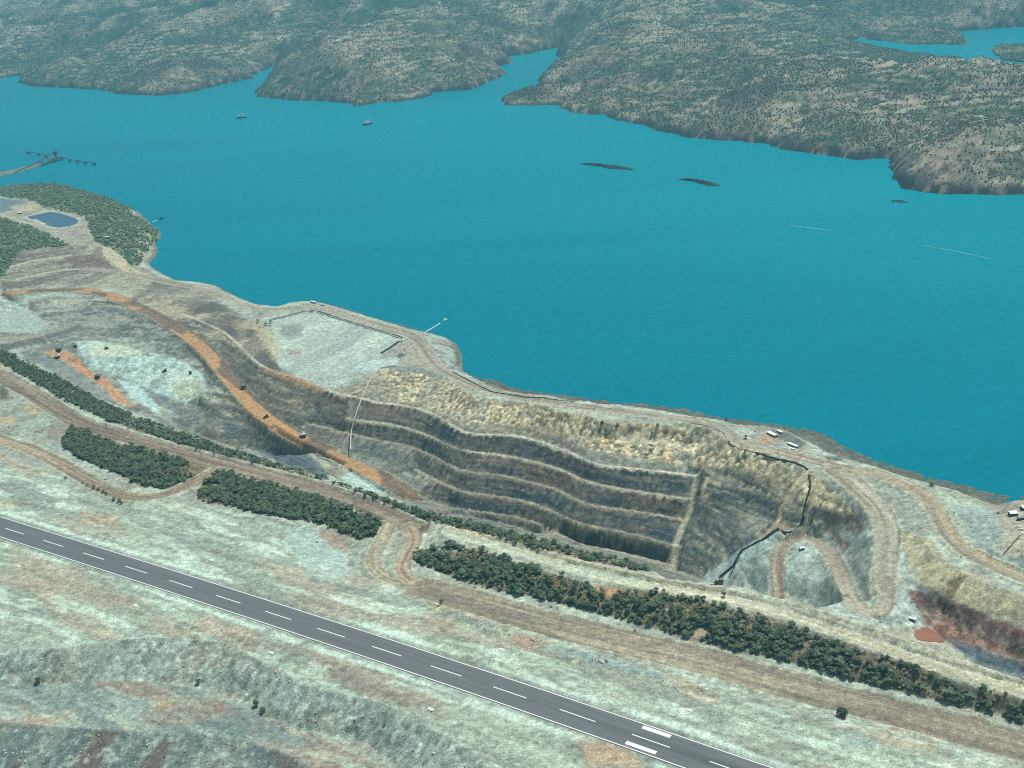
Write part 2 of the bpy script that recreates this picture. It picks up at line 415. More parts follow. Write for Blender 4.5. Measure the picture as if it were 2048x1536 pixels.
road('pit_ramp_loop', [(1770,1165,17.8),(1776,1195,14),(1770,1216,11.5),(1750,1228,9.5),(1726,1224,8),(1702,1203,5),(1686,1165,1),(1672,1130,-3),(1655,1100,-6),(1630,1080,-9),(1596,1074,-11),(1566,1090,-14),(1552,1115,-18),(1552,1150,-24),(1557,1180,-29),(1552,1206,-34)], 13)
L([(1600,1098,-10),(1622,1120,-11),(1645,1160,-10),(1612,1185,-26),(1588,1150,-15),(1600,1098,-10)])
L([(1500,1135,-34),(1488,1160,-40),(1515,1188,-42),(1500,1175,-44)]); L([(1590,1205,-36),(1640,1222,-30),(1680,1232,-18)])
L([(1715,1130,10),(1725,1170,8),(1735,1200,9)])
L([(1800,1060,31),(1796,1100,27),(1808,1150,19),(1818,1185,13),(1812,1215,8)])
L([(1745,1248,1),(1790,1258,0),(1815,1255,1)]); L([(1824,1262,.5),(1845,1248,.5),(1866,1252,.5),(1900,1285,-.5)]); L([(1834,1264,-2),(1860,1259,-2),(1886,1281,-2),(1850,1280,-2),(1834,1272,-2)])
L([(1820,1060,33),(1850,1085,34),(1900,1132,31.5),(1960,1162,30.5),(2048,1196,29.5)])
L([(1830,1150,20),(1880,1190,17),(1950,1215,15),(2048,1262,12)])
L([(1880,1222,4),(1888,1230,1),(1920,1265,-4),(1980,1300,-7),(2048,1327,-9)])
L([(1866,1258,-1),(1900,1292,-10),(1960,1327,-15),(2048,1352,-17)])
L([(1995,1020,28),(2000,1035,40),(2005,1060,41),(2020,1090,41),(2048,1105,41)])
L([(2020,1008,40),(2048,1010,41)]); L([(2048,1050,41),(2048,1085,41)])
L([(1905,1010,33),(1925,1040,34),(1940,1075,34),(1975,1108,33.5),(2020,1132,33)])

# ================================================================== triangulate and resample on a grid laid along the runway
PTS = []
for W in LINES: PTS.append(dense(np.asarray(W, float), 9.0))
PTS = np.concatenate(PTS)
key = np.round(PTS[:, :2] / 2.0).astype(np.int64)            # thin coincident points
_, ui = np.unique(key, axis=0, return_index=True); PTS = PTS[np.sort(ui)]
UV = np.stack([(PTS[:, :2] - RA[:2]) @ RU, (PTS[:, :2] - RA[:2]) @ RN], 1)
res = delaunay_2d_cdt([Vector(p) for p in UV], [], [], 0, 1e-4)
TV = np.array([tuple(v) for v in res[0]]); TF = np.array([f for f in res[2] if len(f) == 3])
TZ = np.array([PTS[o[0], 2] if o else 0.0 for o in res[3]])

def spaced(a, b, fine0, fine1, s0, s1):
    """positions from a to b; spacing s0 inside fine0..fine1 growing to s1 away from it"""
    out = [a]
    while out[-1] < b:
        p = out[-1]; d = max(fine0 - p, p - fine1, 0.0)
        out.append(p + min(s1, s0 + d * 0.0022))
    return np.array(out)
U0, U1 = UV[:, 0].min(), UV[:, 0].max()
gu = spaced(max(U0, -2300), min(U1, 1420), 100, 1400, 1.7, 6.0)
gv = spaced(max(UV[:, 1].min(), -330), min(UV[:, 1].max(), 1500), -330, 760, 1.55, 4.0)
NU, NV = len(gu), len(gv)
GZ = np.full((NU, NV), np.nan, np.float32)
for a, b, c in TF:
    pa, pb, pc = TV[a], TV[b], TV[c]
    e = max(np.hypot(*(pa - pb)), np.hypot(*(pb - pc)), np.hypot(*(pc - pa)))
    i0, i1 = np.searchsorted(gu, (min(pa[0], pb[0], pc[0]), max(pa[0], pb[0], pc[0])))
    j0, j1 = np.searchsorted(gv, (min(pa[1], pb[1], pc[1]), max(pa[1], pb[1], pc[1])))
    if i0 == i1 or j0 == j1: continue
    x = gu[i0:i1, None]; y = gv[None, j0:j1]
    det = (pb[1]-pc[1])*(pa[0]-pc[0]) + (pc[0]-pb[0])*(pa[1]-pc[1])
    if abs(det) < 1e-9: continue
    l1 = ((pb[1]-pc[1])*(x-pc[0]) + (pc[0]-pb[0])*(y-pc[1])) / det
    l2 = ((pc[1]-pa[1])*(x-pc[0]) + (pa[0]-pc[0])*(y-pc[1])) / det
    l3 = 1 - l1 - l2
    ok = (l1 >= -1e-6) & (l2 >= -1e-6) & (l3 >= -1e-6)
    sub = GZ[i0:i1, j0:j1]
    sub[ok] = (l1*TZ[a] + l2*TZ[b] + l3*TZ[c])[ok]
# ================================================================== ground relief, colour and zones
GU, GV = np.meshgrid(gu.astype(np.float32), gv.astype(np.float32), indexing='ij')
GX = RA[0] + RU[0] * GU + RN[0] * GV
GY = RA[1] + RU[1] * GU + RN[1] * GV
valid = ~np.isnan(GZ)
Z0 = np.where(valid, GZ, -20).astype(np.float32)
du = np.gradient(gu)[:, None]; dv = np.gradient(gv)[None, :]
gzu = np.gradient(Z0, axis=0) / du; gzv = np.gradient(Z0, axis=1) / dv
SL = np.degrees(np.arctan(np.hypot(gzu, gzv))).astype(np.float32)      # slope in degrees
PXA, PYA = sight(np.stack([GX.ravel(), GY.ravel(), Z0.ravel()], 1))
PXA = PXA.reshape(NU, NV).astype(np.float32); PYA = PYA.reshape(NU, NV).astype(np.float32)
valid &= (PXA > -520) & (PXA < 2750) & (PYA < 1900) & (PYA > 250)
ACT = valid

def gfbm(scale, seed, octv=4, sx=1.0, sy=1.0, gain=.5):
    return fbm(GU / (scale * sx), GV / (scale * sy), seed, octv, gain)
N40, N12, N4 = gfbm(45, 1), gfbm(13, 2), gfbm(4.2, 3, 3)
N150 = gfbm(160, 4, 3)
NST = gfbm(9, 5, 4, 9.0, 1.0)                  # streaks along the runway
NFACE = gfbm(2.6, 6, 3, 1.0, 16.0)             # streaks down the pit faces
NDUMP = gfbm(4.0, 8, 3, 1.0, 9.0)
N2 = gfbm(2.3, 9, 2); N7 = gfbm(7.5, 10, 3)
NC = np.clip((N4 - .5) * 2.6, -1, 1); N2C = np.clip((N2 - .5) * 2.2, -1, 1); N7C = np.clip((N7 - .5) * 2.6, -1, 1)

_st = sstep(24, 40, SL)                          # on steep faces the pattern follows along and up the face
def face_mix(n, sc, seed, octv): return n * (1 - _st) + _st * fbm(GU / sc, (Z0 + GV * .25) / sc, seed, octv)
N12 = face_mix(N12, 12, 12, 4); N4 = face_mix(N4, 4.0, 13, 3); N40 = face_mix(N40, 45, 11, 4)
N2 = face_mix(N2, 2.4, 19, 2); N7 = face_mix(N7, 7.5, 20, 3)
NC = np.clip((N4 - .5) * 2.6, -1, 1); N2C = np.clip((N2 - .5) * 2.2, -1, 1); N7C = np.clip((N7 - .5) * 2.6, -1, 1)

def poly(pts, feather=3.0, wob=5.0, zmin=None, zmax=None, smin=None, smax=None, nz=None):
    p = np.asarray(pts, float); x0, y0 = p.min(0) - 20; x1, y1 = p.max(0) + 20
    sel = valid & (PXA > x0) & (PXA < x1) & (PYA > y0) & (PYA < y1)
    if zmin is not None: sel &= Z0 >= zmin
    if zmax is not None: sel &= Z0 <= zmax
    idx = np.nonzero(sel)
    out = np.zeros((NU, NV), np.float32)
    if len(idx[0]) == 0: return out
    x = PXA[idx].astype(np.float64); y = PYA[idx].astype(np.float64)
    d = np.full(len(x), 1e9); ins = np.zeros(len(x), bool)
    for i in range(len(p)):
        ax, ay = p[i]; bx, by = p[(i + 1) % len(p)]
        ex, ey = bx - ax, by - ay
        t = np.clip(((x - ax) * ex + (y - ay) * ey) / (ex * ex + ey * ey + 1e-9), 0, 1)
        d = np.minimum(d, np.hypot(x - ax - t * ex, y - ay - t * ey))
        cr = (ay > y) != (by > y)
        ins ^= cr & (x < (bx - ax) * (y - ay) / (by - ay + 1e-12) + ax)
    sd_ = np.where(ins, d, -d) + ((N12[idx] * .6 + N4[idx] * .4) - .5) * 2 * wob
    out[idx] = sstep(-feather, feather, sd_)
    if smin is not None: out *= sstep(smin - 5, smin + 5, SL)
    if smax is not None: out *= 1 - sstep(smax - 5, smax + 5, SL)
    return out

def along(W, reach):
    """signed distance from a line (right of travel positive) and distance along it, within reach"""
    W = np.asarray(W, float)
    a = np.stack([(W[:, :2] - RA[:2]) @ RU, (W[:, :2] - RA[:2]) @ RN], 1)
    D = np.full((NU, NV), 1e6, np.float32); S = np.zeros((NU, NV), np.float32); acc = 0.0
    for p, q in zip(a[:-1], a[1:]):
        e = q - p; l = math.hypot(*e)
        if l < 1e-6: continue
        i0, i1 = np.searchsorted(gu, (min(p[0], q[0]) - reach, max(p[0], q[0]) + reach))
        j0, j1 = np.searchsorted(gv, (min(p[1], q[1]) - reach, max(p[1], q[1]) + reach))
        if i0 < i1 and j0 < j1:
            x = GU[i0:i1, j0:j1] - p[0]; y = GV[i0:i1, j0:j1] - p[1]
            t = np.clip((x * e[0] + y * e[1]) / (l * l), 0, 1)
            rx, ry = x - t * e[0], y - t * e[1]
            d = np.hypot(rx, ry); sg = np.where(rx * e[1] - ry * e[0] >= 0, 1.0, -1.0)
            sub = D[i0:i1, j0:j1]; ss = S[i0:i1, j0:j1]
            b = d < np.abs(sub)
            sub[b] = (d * sg)[b]; ss[b] = (acc + t * l)[b]
        acc += l
    return D, S

C = np.zeros((NU, NV, 3), np.float32)
def mix(mask, rgb, a=1.0):
    i = np.nonzero(mask > 1e-3)
    k = np.minimum(mask[i] * np.float32(a), 1)[:, None].astype(np.float32)
    C[i] += (lin(rgb).astype(np.float32) - C[i]) * k
ZONE = np.zeros((NU, NV), np.int16)
ZN = ['mine_ground']
def zone(name, mask):
    if name not in ZN: ZN.append(name)
    ZONE[mask > .5] = ZN.index(name)

DZ = np.zeros((NU, NV), np.float32)
# ---- default: pale blasted rock and dust
C[:] = lin((160, 163, 148))
mix(sstep(.42, .62, N40), (182, 192, 176), .75)
mix(sstep(.50, .68, N12), (140, 138, 126), .5)
mix(sstep(.55, .7, N150), (170, 155, 135), .5)
steep = sstep(30, 44, SL)
DZ += (N12 - .5) * 2.0 * sstep(8, 25, SL) + (N4 - .5) * .8 * sstep(6, 20, SL)
# ---- pit walls
pitmask = poly([(230,560),(330,590),(520,650),(540,720),(640,775),(745,738),(830,728),(900,755),(960,795),(1130,820),(1260,843),(1450,855),(1520,905),(1620,935),(1720,1040),(1725,1120),(1600,1050),(1480,1110),(1400,1175),(1300,1150),(1000,1070),(820,1010),(690,950),(560,930),(400,870),(430,780)], 4, 3, zmax=38)
zone('pit_wall', pitmask)
rockbase = np.clip(sstep(20, 36, SL) * .9 + .25, 0, 1) * pitmask
band = fbm(GU / 260 + 3, (Z0 + N40 * 9) / 7.0, 21, 4)
deep = sstep(12, -8, Z0 + (N40 - .5) * 26)
lay = fbm(GU / 120, (Z0 + N40 * 8 + GU * .05) / 5.0, 25, 4); eastw = sstep(1360, 1410, PXA)
mix(rockbase, (154, 142, 120), .85); mix(rockbase * sstep(.5, .6, lay), (118, 112, 102), .8); mix(rockbase * sstep(.6, .68, lay), (78, 80, 82), .7); mix(rockbase * sstep(.42, .32, lay), (184, 172, 146), .7)
mix(rockbase * deep, (92, 99, 100), .92)
mix(rockbase * deep * sstep(.5, .62, band), (118, 104, 94), .75)
mix(rockbase * deep * sstep(.52, .6, fbm(GU / 90, Z0 / 26, 23, 3)), (66, 78, 84), .8)
mix(rockbase * deep * sstep(.52, .62, lay), (128, 122, 110), .6); mix(rockbase * deep * sstep(.44, .34, lay), (62, 70, 76), .7)
mix(rockbase * deep * eastw * sstep(.5, .6, lay), (150, 144, 128), .8)
west = (1 - eastw) * sstep(600, 800, PXA)
mix(rockbase * deep * sstep(.58, .66, NFACE) * west, (150, 142, 124), .45)
mix(rockbase * deep * sstep(.42, .3, NFACE) * west, (54, 62, 68), .65)
mix(rockbase * sstep(.62, .72, fbm(GU / 40, Z0 / 3.2, 24, 3)), (165, 152, 128), .5)
yel = pitmask * sstep(4, 14, Z0 + (N12 - .5) * 16) * sstep(18, 30, SL)
mix(yel, (183, 168, 134), .85)
mix(yel * sstep(.52, .62, N12), (190, 158, 112), .6)
mix(yel * sstep(.55, .63, N2), (226, 212, 178), .65)
mix(yel * sstep(.45, .34, N4), (112, 106, 94), .75)
mix(yel * sstep(.55, .66, N40), (135, 140, 130), .6)
DZ += pitmask * sstep(20, 40, SL) * ((NFACE - .5) * 2.0 * (1 - eastw) + (N4 - .5) * 2.4)
blot = poly([(520,745),(640,790),(640,850),(560,830),(515,790)], 8, 10, zmax=20); mix(blot, (78, 92, 96), .7)
blot = poly([(560,930),(640,945),(655,960),(450,880),(430,850),(520,880),(640,935)], 6, 5, zmax=0); mix(blot, (66, 84, 94), .8)
for (cx, cy, w, h, col, a) in [(1100,905,130,36,(70,80,86),.6),(930,880,70,30,(72,84,90),.6),(1250,975,110,26,(80,84,90),.6),(1010,985,110,28,(62,78,86),.7),(1300,1010,70,40,(92,80,76),.5),(1180,1000,60,22,(86,100,100),.6),(960,1010,60,25,(60,74,82),.7),(1320,1060,50,45,(68,84,92),.7),(1230,1040,80,20,(84,98,102),.6),(1080,950,60,25,(104,82,74),.6),(830,850,50,30,(96,84,78),.6),(870,915,40,30,(58,70,78),.7),(760,905,60,20,(74,90,96),.6),(1460,985,70,18,(92,96,104),.6),(1450,1060,60,30,(120,128,128),.5),(1420,1000,30,20,(130,124,112),.5),(1540,960,40,14,(150,120,92),.5)]:
    mk = poly([(cx-w,cy-h*.3-w*.15),(cx,cy-h),(cx+w,cy+w*.15),(cx+w*.6,cy+h),(cx-w*.4,cy+h*.8)], 14, 16, zmax=30)
    mix(mk * sstep(15, 28, SL), col, a)
lay2 = fbm(GU / 80, (Z0 + N40 * 6) / 3.0, 27, 4); lay3 = fbm(GU / 34, (Z0 + N12 * 3) / 1.7, 28, 3)
def strata(mask, base, dark, light, a=.85):
    mix(mask, base, a); mix(mask * sstep(.50, .58, lay2), dark, .8); mix(mask * sstep(.45, .37, lay2), light, .75)
    mix(mask * sstep(.55, .63, lay3), dark, .55); mix(mask * sstep(.44, .36, lay3), light, .5); mix(mask * sstep(.57, .66, N7), (96, 98, 96), .5)
m_ = poly([(180,588),(330,582),(450,612),(525,655),(548,715),(640,780),(620,850),(540,820),(470,760),(400,680),(330,635),(240,596)], 5, 8, zmax=36)
strata(m_, (146, 134, 114), (96, 92, 86), (184, 174, 148))
mix(m_ * sstep(.5, .62, N40) * sstep(16, 28, SL), (92, 98, 98), .6)
wb = poly([(60,600),(200,588),(290,625),(360,665),(420,720),(470,790),(560,862),(700,935),(690,960),(560,935),(400,880),(330,845),(380,800),(410,745),(340,700),(200,660),(60,640)], 5, 8, zmax=36)
strata(wb, (148, 142, 126), (92, 94, 92), (186, 184, 164))
mix(poly([(440,835),(540,872),(640,922),(655,955),(560,925),(450,872)], 6, 7, zmax=0), (66, 82, 92), .75)
for bl_ in (pitmask * deep * (1 - eastw) * sstep(24, 36, SL),):
    mix(bl_ * sstep(.53, .60, lay3), (128, 118, 104), .6); mix(bl_ * sstep(.45, .38, lay3), (56, 62, 66), .6); mix(bl_ * sstep(.56, .64, lay2), (124, 104, 90), .5)
for bl_ in (pitmask * eastw * sstep(16, 30, SL) * sstep(24, 14, Z0),):
    strata(bl_, (128, 126, 116), (78, 82, 86), (172, 164, 140), .6)
yl = np.maximum(poly([(748,742),(830,735),(900,763),(950,798),(1080,812),(1130,828),(1150,868),(1100,862),(1020,850),(930,848),(860,818),(790,802),(750,775)], 6, 9, zmax=34), poly([(1140,850),(1230,852),(1390,850),(1450,872),(1600,930),(1612,965),(1560,960),(1470,930),(1415,935),(1300,918),(1200,905),(1140,880)], 6, 9, zmax=40))
mix(yl, (178, 166, 136), .8); mix(yl * sstep(.52, .60, N7), (196, 164, 118), .6); mix(yl * sstep(.54, .62, N2), (228, 216, 184), .7); mix(yl * sstep(.45, .37, N4), (116, 110, 98), .75); mix(yl * sstep(.55, .65, N40), (148, 148, 134), .6)
DZ += yl * ((N7 - .5) * 3.0 + (N4 - .5) * 2.0)
gl = poly([(680,790),(760,745),(800,800),(870,822),(930,850),(1040,858),(1150,885),(1160,915),(1083,882),(984,867),(904,850),(803,807)], 6, 9, zmax=30)
mix(gl, (148, 142, 124), .7); mix(gl * sstep(.52, .6, lay3), (112, 108, 98), .7); mix(gl * sstep(.54, .62, N2), (178, 172, 150), .6)
# streaked seepage under the benches
for bi, W in enumerate(BERMS):
    D, S = along(W, 16)
    nearside = D if np.median(normals2d(W)[:, 1]) < 0 else -D          # positive towards the camera, below the bench
    top = (np.abs(D) < 3.2).astype(np.float32)
    fade = sstep(13, 1, nearside) * (nearside > 0)
    st = fbm(S / 3.0, nearside / 60.0, 60 + bi, 2)
    pat = sstep(.45, .6, fbm(S / 70.0, nearside * 0, 70 + bi, 2))
    mix(fade * sstep(.54, .62, st) * pat, (166, 152, 126), .4)
    mix(fade * sstep(.48, .38, st) * pat, (50, 56, 60), .8)
    br = .45 + .55 * sstep(.32, .5, fbm(S / 60.0, D * 0, 80 + bi, 3))
    mix(sstep(2.6, 1.0, np.abs(D) + (N4 - .5) * 3.5) * br, (212, 204, 182) if bi < 1 else ((190, 180, 156) if bi < 2 else (168, 156, 134)), .9)
    DZ += sstep(3.5, .5, np.abs(D)) * (N4 - .4) * 2.2
    DZ -= sstep(4, 1, np.abs(D)) * 0
for pts, w, col in [([(1418,905,28),(1400,945,4),(1392,965,-5),(1384,1010,-20),(1365,1050,-36),(1350,1090,-51),(1345,1140,-66)], 5, (182,172,146)),
                    ([(1416,985,-2),(1405,975,2),(1415,950,10),(1440,960,10)], 3, (186,172,140)),
                    ([(1600,975,26),(1575,1000,12),(1560,1015,8),(1555,1040,4),(1535,1060,-4)], 3.5, (190,170,136)),
                    ([(1260,880,16),(1330,866,22),(1400,862,28)], 3.5, (196,186,156)),
                    ([(1240,880,15),(1330,888,14),(1410,900,17)], 4.0, (224,210,178))]:
    D, S = along(dense(places(pts), 4), 14)
    mix(sstep(w, w * .4, np.abs(D) + (N4 - .5) * w), col, .9)
# ---- right end: pale loops and dark red slope
m_ = poly([(1600,1050),(1660,1040),(1720,1060),(1800,1060),(1830,1150),(1840,1250),(1760,1260),(1640,1235),(1540,1225),(1430,1170),(1480,1110)], 4, 5, zmax=40)
zone('pit_loop_ground', m_); mix(m_, (168, 176, 166), .9); mix(m_ * sstep(.5, .62, N12), (192, 206, 194), .7); mix(m_ * sstep(.5, .6, N40), (140, 142, 136), .5)
for pts, col in [([(1480,1135),(1510,1120),(1545,1150),(1530,1185),(1500,1175)],(88,98,102)),([(1600,1165),(1618,1160),(1620,1195),(1600,1195)],(96,84,84)),([(1630,1170),(1650,1165),(1660,1195),(1635,1205)],(112,98,94)),([(1690,1060),(1722,1110),(1735,1190),(1745,1205),(1725,1200),(1700,1140)],(118,114,104)),([(1560,1215),(1650,1228),(1760,1270),(1700,1262)],(104,118,126))]:
    mix(poly(pts, 8, 9, zmax=30) * (.6 + .4 * sstep(.4, .6, N4)), col, .6)
mix(poly([(1625,1012),(1700,1028),(1728,1045),(1722,1072),(1690,1062),(1620,1035)], 5, 5), (112, 98, 92), .85)
mix(poly([(1610,1040),(1670,1055),(1700,1090),(1690,1105),(1660,1068),(1600,1052)], 4, 4), (122, 98, 82), .8)
mix(poly([(1560,1050),(1605,1048),(1690,1100),(1660,1085),(1600,1066),(1550,1085)], 4, 5, zmax=20), (176, 136, 118), .55)
m_ = poly([(1500,1085),(1600,1048),(1606,1060),(1500,1115),(1450,1165),(1405,1172),(1400,1160)], 3, 3, zmax=20); mix(m_, (176, 190, 184), .85)
m_ = poly([(1790,1060),(1860,1080),(1900,1130),(2060,1195),(2060,1270),(1950,1222),(1880,1195),(1830,1155)], 4, 5); zone('pit_slope_ground', m_); mix(m_, (176, 168, 138), .85); mix(m_ * sstep(.5, .62, N12), (196, 184, 148), .6); mix(m_ * sstep(.55, .65, N40), (150, 150, 132), .6)
m_ = poly([(1812,1180),(1880,1195),(1950,1222),(2070,1268),(2070,1350),(1960,1322),(1890,1285),(1850,1245)], 4, 6, zmax=30); zone('pit_slope_ground', m_)
mix(m_, (116, 94, 88), .92); mix(m_ * sstep(.5, .62, band), (138, 98, 88), .7); mix(m_ * sstep(.5, .62, N12), (86, 78, 78), .6); mix(m_ * sstep(.58, .68, N4), (164, 140, 122), .45)
mix(poly([(1880,1270),(1960,1295),(2070,1330),(2070,1372),(1960,1335)], 5, 6, zmax=10), (98, 112, 120), .85)
mix(poly([(1830,1170),(1880,1175),(1900,1195),(1850,1215)], 5, 7), (96, 92, 86), .7)
mix(poly([(1896,1160),(1936,1150),(1925,1165),(1905,1195),(1890,1200)], 2, 2), (120, 100, 76), .85)
mix(poly([(1885,1225),(1895,1226),(1990,1295),(2050,1318),(2050,1328),(1970,1302)], 2, 2, zmax=10), (172, 142, 126), .9)
m_ = poly([(1820,1255),(1862,1252),(1880,1270),(1900,1290),(1850,1288),(1826,1280)], 3, 3, zmax=10); mix(m_, (180, 170, 155), .8)
# ---- runway strip
m_ = poly([(-500,690),(0,905),(140,960),(240,1008),(380,1008),(500,1028),(612,1052),(584,1076),(568,1100),(590,1120),(700,1172),(850,1205),(1150,1312),(1600,1430),(3000,1850),(2900,2300),(1000,2300),(975,1536),(851,1452),(764,1408),(658,1383),(598,1367),(569,1344),(513,1320),(454,1287),(381,1279),(293,1274),(220,1283),(117,1297),(-500,1330)], 3, 2, zmin=50)
STRIP = m_; zone('runway_strip', m_)
mix(m_, (160, 168, 152), .95)
mix(m_ * sstep(.44, .6, NST * .6 + N40 * .4), (182, 196, 176), .7)
mix(m_ * sstep(.50, .62, gfbm(34, 31, 5, 5.0, 1.0)), (168, 158, 140), .7)
mix(m_ * sstep(.54, .64, gfbm(26, 32, 4, 4.0, 1.0)), (138, 142, 132), .6)
mix(m_ * sstep(.56, .66, gfbm(14, 33, 5, 5.0, 1.0)), (198, 214, 196), .7)
mix(m_ * sstep(.60, .74, gfbm(30, 34, 5, 3.0, 1.0)), (186, 166, 144), .55)
mix(m_ * sstep(.57, .64, gfbm(5.0, 35, 3, 5.0, 1.0)), (122, 124, 112), .45)
D, S = along(np.array([rw_pt(s, 0) for s in (-500, 1300)]), 60)
edge = sstep(7, 1.5, np.abs(np.abs(D) - 21 - (N40 - .5) * 10))
mix(edge * STRIP * sstep(.38, .52, fbm(S / 55, np.sign(D) * 7, 37, 3)), (202, 218, 202), .85)
mix(sstep(4.5, 2.0, np.abs(np.abs(D) - 17)) * STRIP, (122, 128, 118), .5)
for pts, col, a in [([(140,1020),(230,1030),(250,1060),(180,1050)],(186,160,136),.6),([(200,1170),(300,1185),(250,1215),(170,1195)],(120,128,122),.5),([(30,1090),(120,1130),(300,1210),(200,1215),(0,1160)],(168,154,134),.6),([(560,1090),(610,1105),(700,1165),(640,1160)],(196,208,192),.6),([(600,1300),(850,1390),(900,1440),(700,1380)],(150,138,126),.6),([(1150,1470),(1260,1500),(1300,1540),(1180,1530)],(186,156,128),.7),([(1380,1380),(1440,1395),(1430,1410),(1380,1400)],(200,172,142),.6),([(1690,1460),(1760,1480),(1740,1500),(1690,1490)],(140,160,158),.6),([(860,1220),(930,1250),(900,1265),(850,1245)],(176,150,130),.5)]:
    mix(poly(pts, 10, 14, zmin=50), col, a)
m_ = poly([(570,1055),(620,1052),(650,1068),(688,1108),(700,1150),(640,1148),(590,1118),(572,1098)], 4, 4); mix(m_, (176, 194, 182), .8); mix(m_ * sstep(.5, .62, N4), (140, 152, 146), .5)
mix(poly([(630,1062),(660,1050),(690,1075),(698,1100),(660,1092)], 4, 5), (158, 138, 122), .8)
m_ = poly([(850,1200),(1000,1250),(1100,1285),(1250,1335),(1440,1385),(1440,1398),(1240,1352),(1080,1310),(940,1255),(855,1222)], 5, 7)
mix(m_, (160, 158, 142), .7); mix(m_ * sstep(.5, .6, N12), (192, 188, 152), .8); mix(m_ * sstep(.53, .62, N4), (104, 112, 108), .7); mix(m_ * sstep(.55, .66, N40), (168, 142, 124), .8)
DZ += m_ * ((N4 - .5) * 2.4 + (N12 - .5) * 1.5)
mix(poly([(1080,1285),(1200,1312),(1330,1350),(1320,1362),(1180,1325)], 5, 7), (140, 162, 160), .7)
mix(poly([(1700,1448),(1800,1480),(1870,1500),(1800,1488)], 5, 6), (196, 164, 116), .6)
# ---- dump
m_ = poly([(-100,1302),(117,1297),(220,1283),(293,1274),(381,1279),(454,1287),(513,1320),(569,1344),(598,1367),(658,1383),(764,1408),(851,1452),(954,1505),(1010,1660),(-100,1700)], 2.5, 2.5, zmax=61)
zone('waste_dump', m_); DUMP = m_
mix(m_, (158, 170, 156), .95); mix(m_ * sstep(16, 28, SL), (140, 150, 138), .8); mix(m_ * sstep(.5, .66, NDUMP), (178, 192, 176), .5); mix(m_ * sstep(.46, .30, NDUMP), (142, 150, 138), .5)
mix(m_ * sstep(.55, .65, N40), (172, 162, 144), .5); mix(m_ * sstep(.60, .7, N4), (198, 208, 192), .5); mix(m_ * sstep(.38, .28, N4), (112, 118, 108), .6)
DZ += m_ * sstep(15, 28, SL) * ((NDUMP - .5) * .9 + (N4 - .5) * .9) + m_ * (N12 - .5) * 1.0
bench = poly([(-60,1382),(53,1370),(249,1362),(410,1374),(513,1415),(600,1462),(750,1500),(830,1560),(660,1570),(588,1514),(498,1485),(293,1464),(88,1449),(-60,1440)], 3, 4)
mix(bench, (150, 160, 148), .8); mix(bench * sstep(.48, .62, gfbm(34, 41, 5, 3.0, 1)), (116, 132, 126), .7); mix(bench * sstep(.54, .68, gfbm(30, 42, 5, 4.5, 1)), (156, 136, 120), .7); mix(bench * sstep(.6, .7, gfbm(22, 43, 5, 3, 1)), (192, 192, 164), .6); mix(bench * sstep(.54, .62, gfbm(5, 46, 3, 6, 1)), (172, 184, 168), .5)
low2 = poly([(-60,1446),(88,1450),(293,1465),(498,1486),(588,1515),(660,1575),(600,1660),(-60,1660)], 3, 3, zmax=39.4)
mix(low2, (136, 144, 134), .7); mix(low2 * sstep(.52, .62, gfbm(24, 44, 3, 1, 4)), (112, 98, 90), .8); mix(low2 * sstep(.54, .64, gfbm(20, 45, 3, 1, 4)), (108, 124, 124), .7); mix(low2 * sstep(.6, .68, N4), (176, 186, 168), .6)
for pts, col, a in [([(300,1400),(345,1395),(350,1415),(305,1418)],(206,192,146),.8),([(308,1408),(330,1404),(338,1414),(312,1416)],(150,116,92),.7),([(290,1412),(400,1405),(450,1390),(450,1420),(400,1448),(280,1455)],(150,120,106),.75),([(306,1348),(330,1345),(335,1360),(312,1368)],(84,100,102),.8),([(325,1355),(380,1350),(382,1368),(325,1368)],(150,122,96),.75),([(400,1450),(480,1418),(560,1450),(640,1490),(560,1490),(460,1475)],(108,126,126),.7),([(0,1430),(110,1445),(60,1458),(0,1455)],(186,142,120),.6),([(85,1425),(150,1420),(150,1445),(90,1445)],(190,168,136),.6),([(560,1345),(600,1370),(570,1430),(540,1400)],(190,210,196),.6),([(600,1440),(660,1420),(680,1460),(640,1470)],(176,158,130),.6),([(540,1488),(640,1500),(720,1520),(600,1515)],(176,178,156),.6)]:
    mix(poly(pts, 10, 16, zmax=60) * (.55 + .45 * sstep(.4, .6, NST)), col, a * .85)
# ---- sea wall terrace
m_ = poly([(545,645),(615,622),(632,622),(803,680),(765,708),(700,760),(655,780),(600,758),(560,735),(545,700)], 3, 3, zmax=14)
zone('seawall_terrace', m_); mix(m_, (176, 186, 172), .95); mix(m_ * sstep(.5, .62, gfbm(40, 51, 4, 1.0, 2.5)), (192, 204, 188), .7); mix(m_ * sstep(.53, .63, gfbm(30, 52, 4, 1, 3)), (156, 164, 156), .6)
mix(poly([(560,650),(600,648),(605,672),(580,680),(562,670)], 6, 7, zmax=14), (134, 130, 126), .7)
mix(poly([(500,640),(530,650),(560,690),(562,720),(545,715),(520,680)], 9, 14), (190, 178, 146), .7)
mix(poly([(575,700),(600,700),(600,712),(578,710)], 4, 4), (160, 130, 118), .6)
mix(poly([(720,725),(790,715),(800,725),(745,745),(700,745)], 4, 5), (190, 206, 200), .7)
mix(poly([(525,735),(560,745),(605,758),(652,778),(648,786),(590,768),(528,745)], 2, 2), (172, 138, 104), .85)
m_ = poly([(790,690),(850,672),(862,720),(905,745),(860,748),(800,730)], 4, 5); mix(m_, (164, 154, 140), .8)
m_ = poly([(848,668),(880,678),(905,692),(918,712),(918,730),(905,742),(880,730),(862,705)], 3, 3); mix(m_, (170, 178, 166), .8); mix(m_ * sstep(.46, .58, N12), (122, 112, 110), .7)
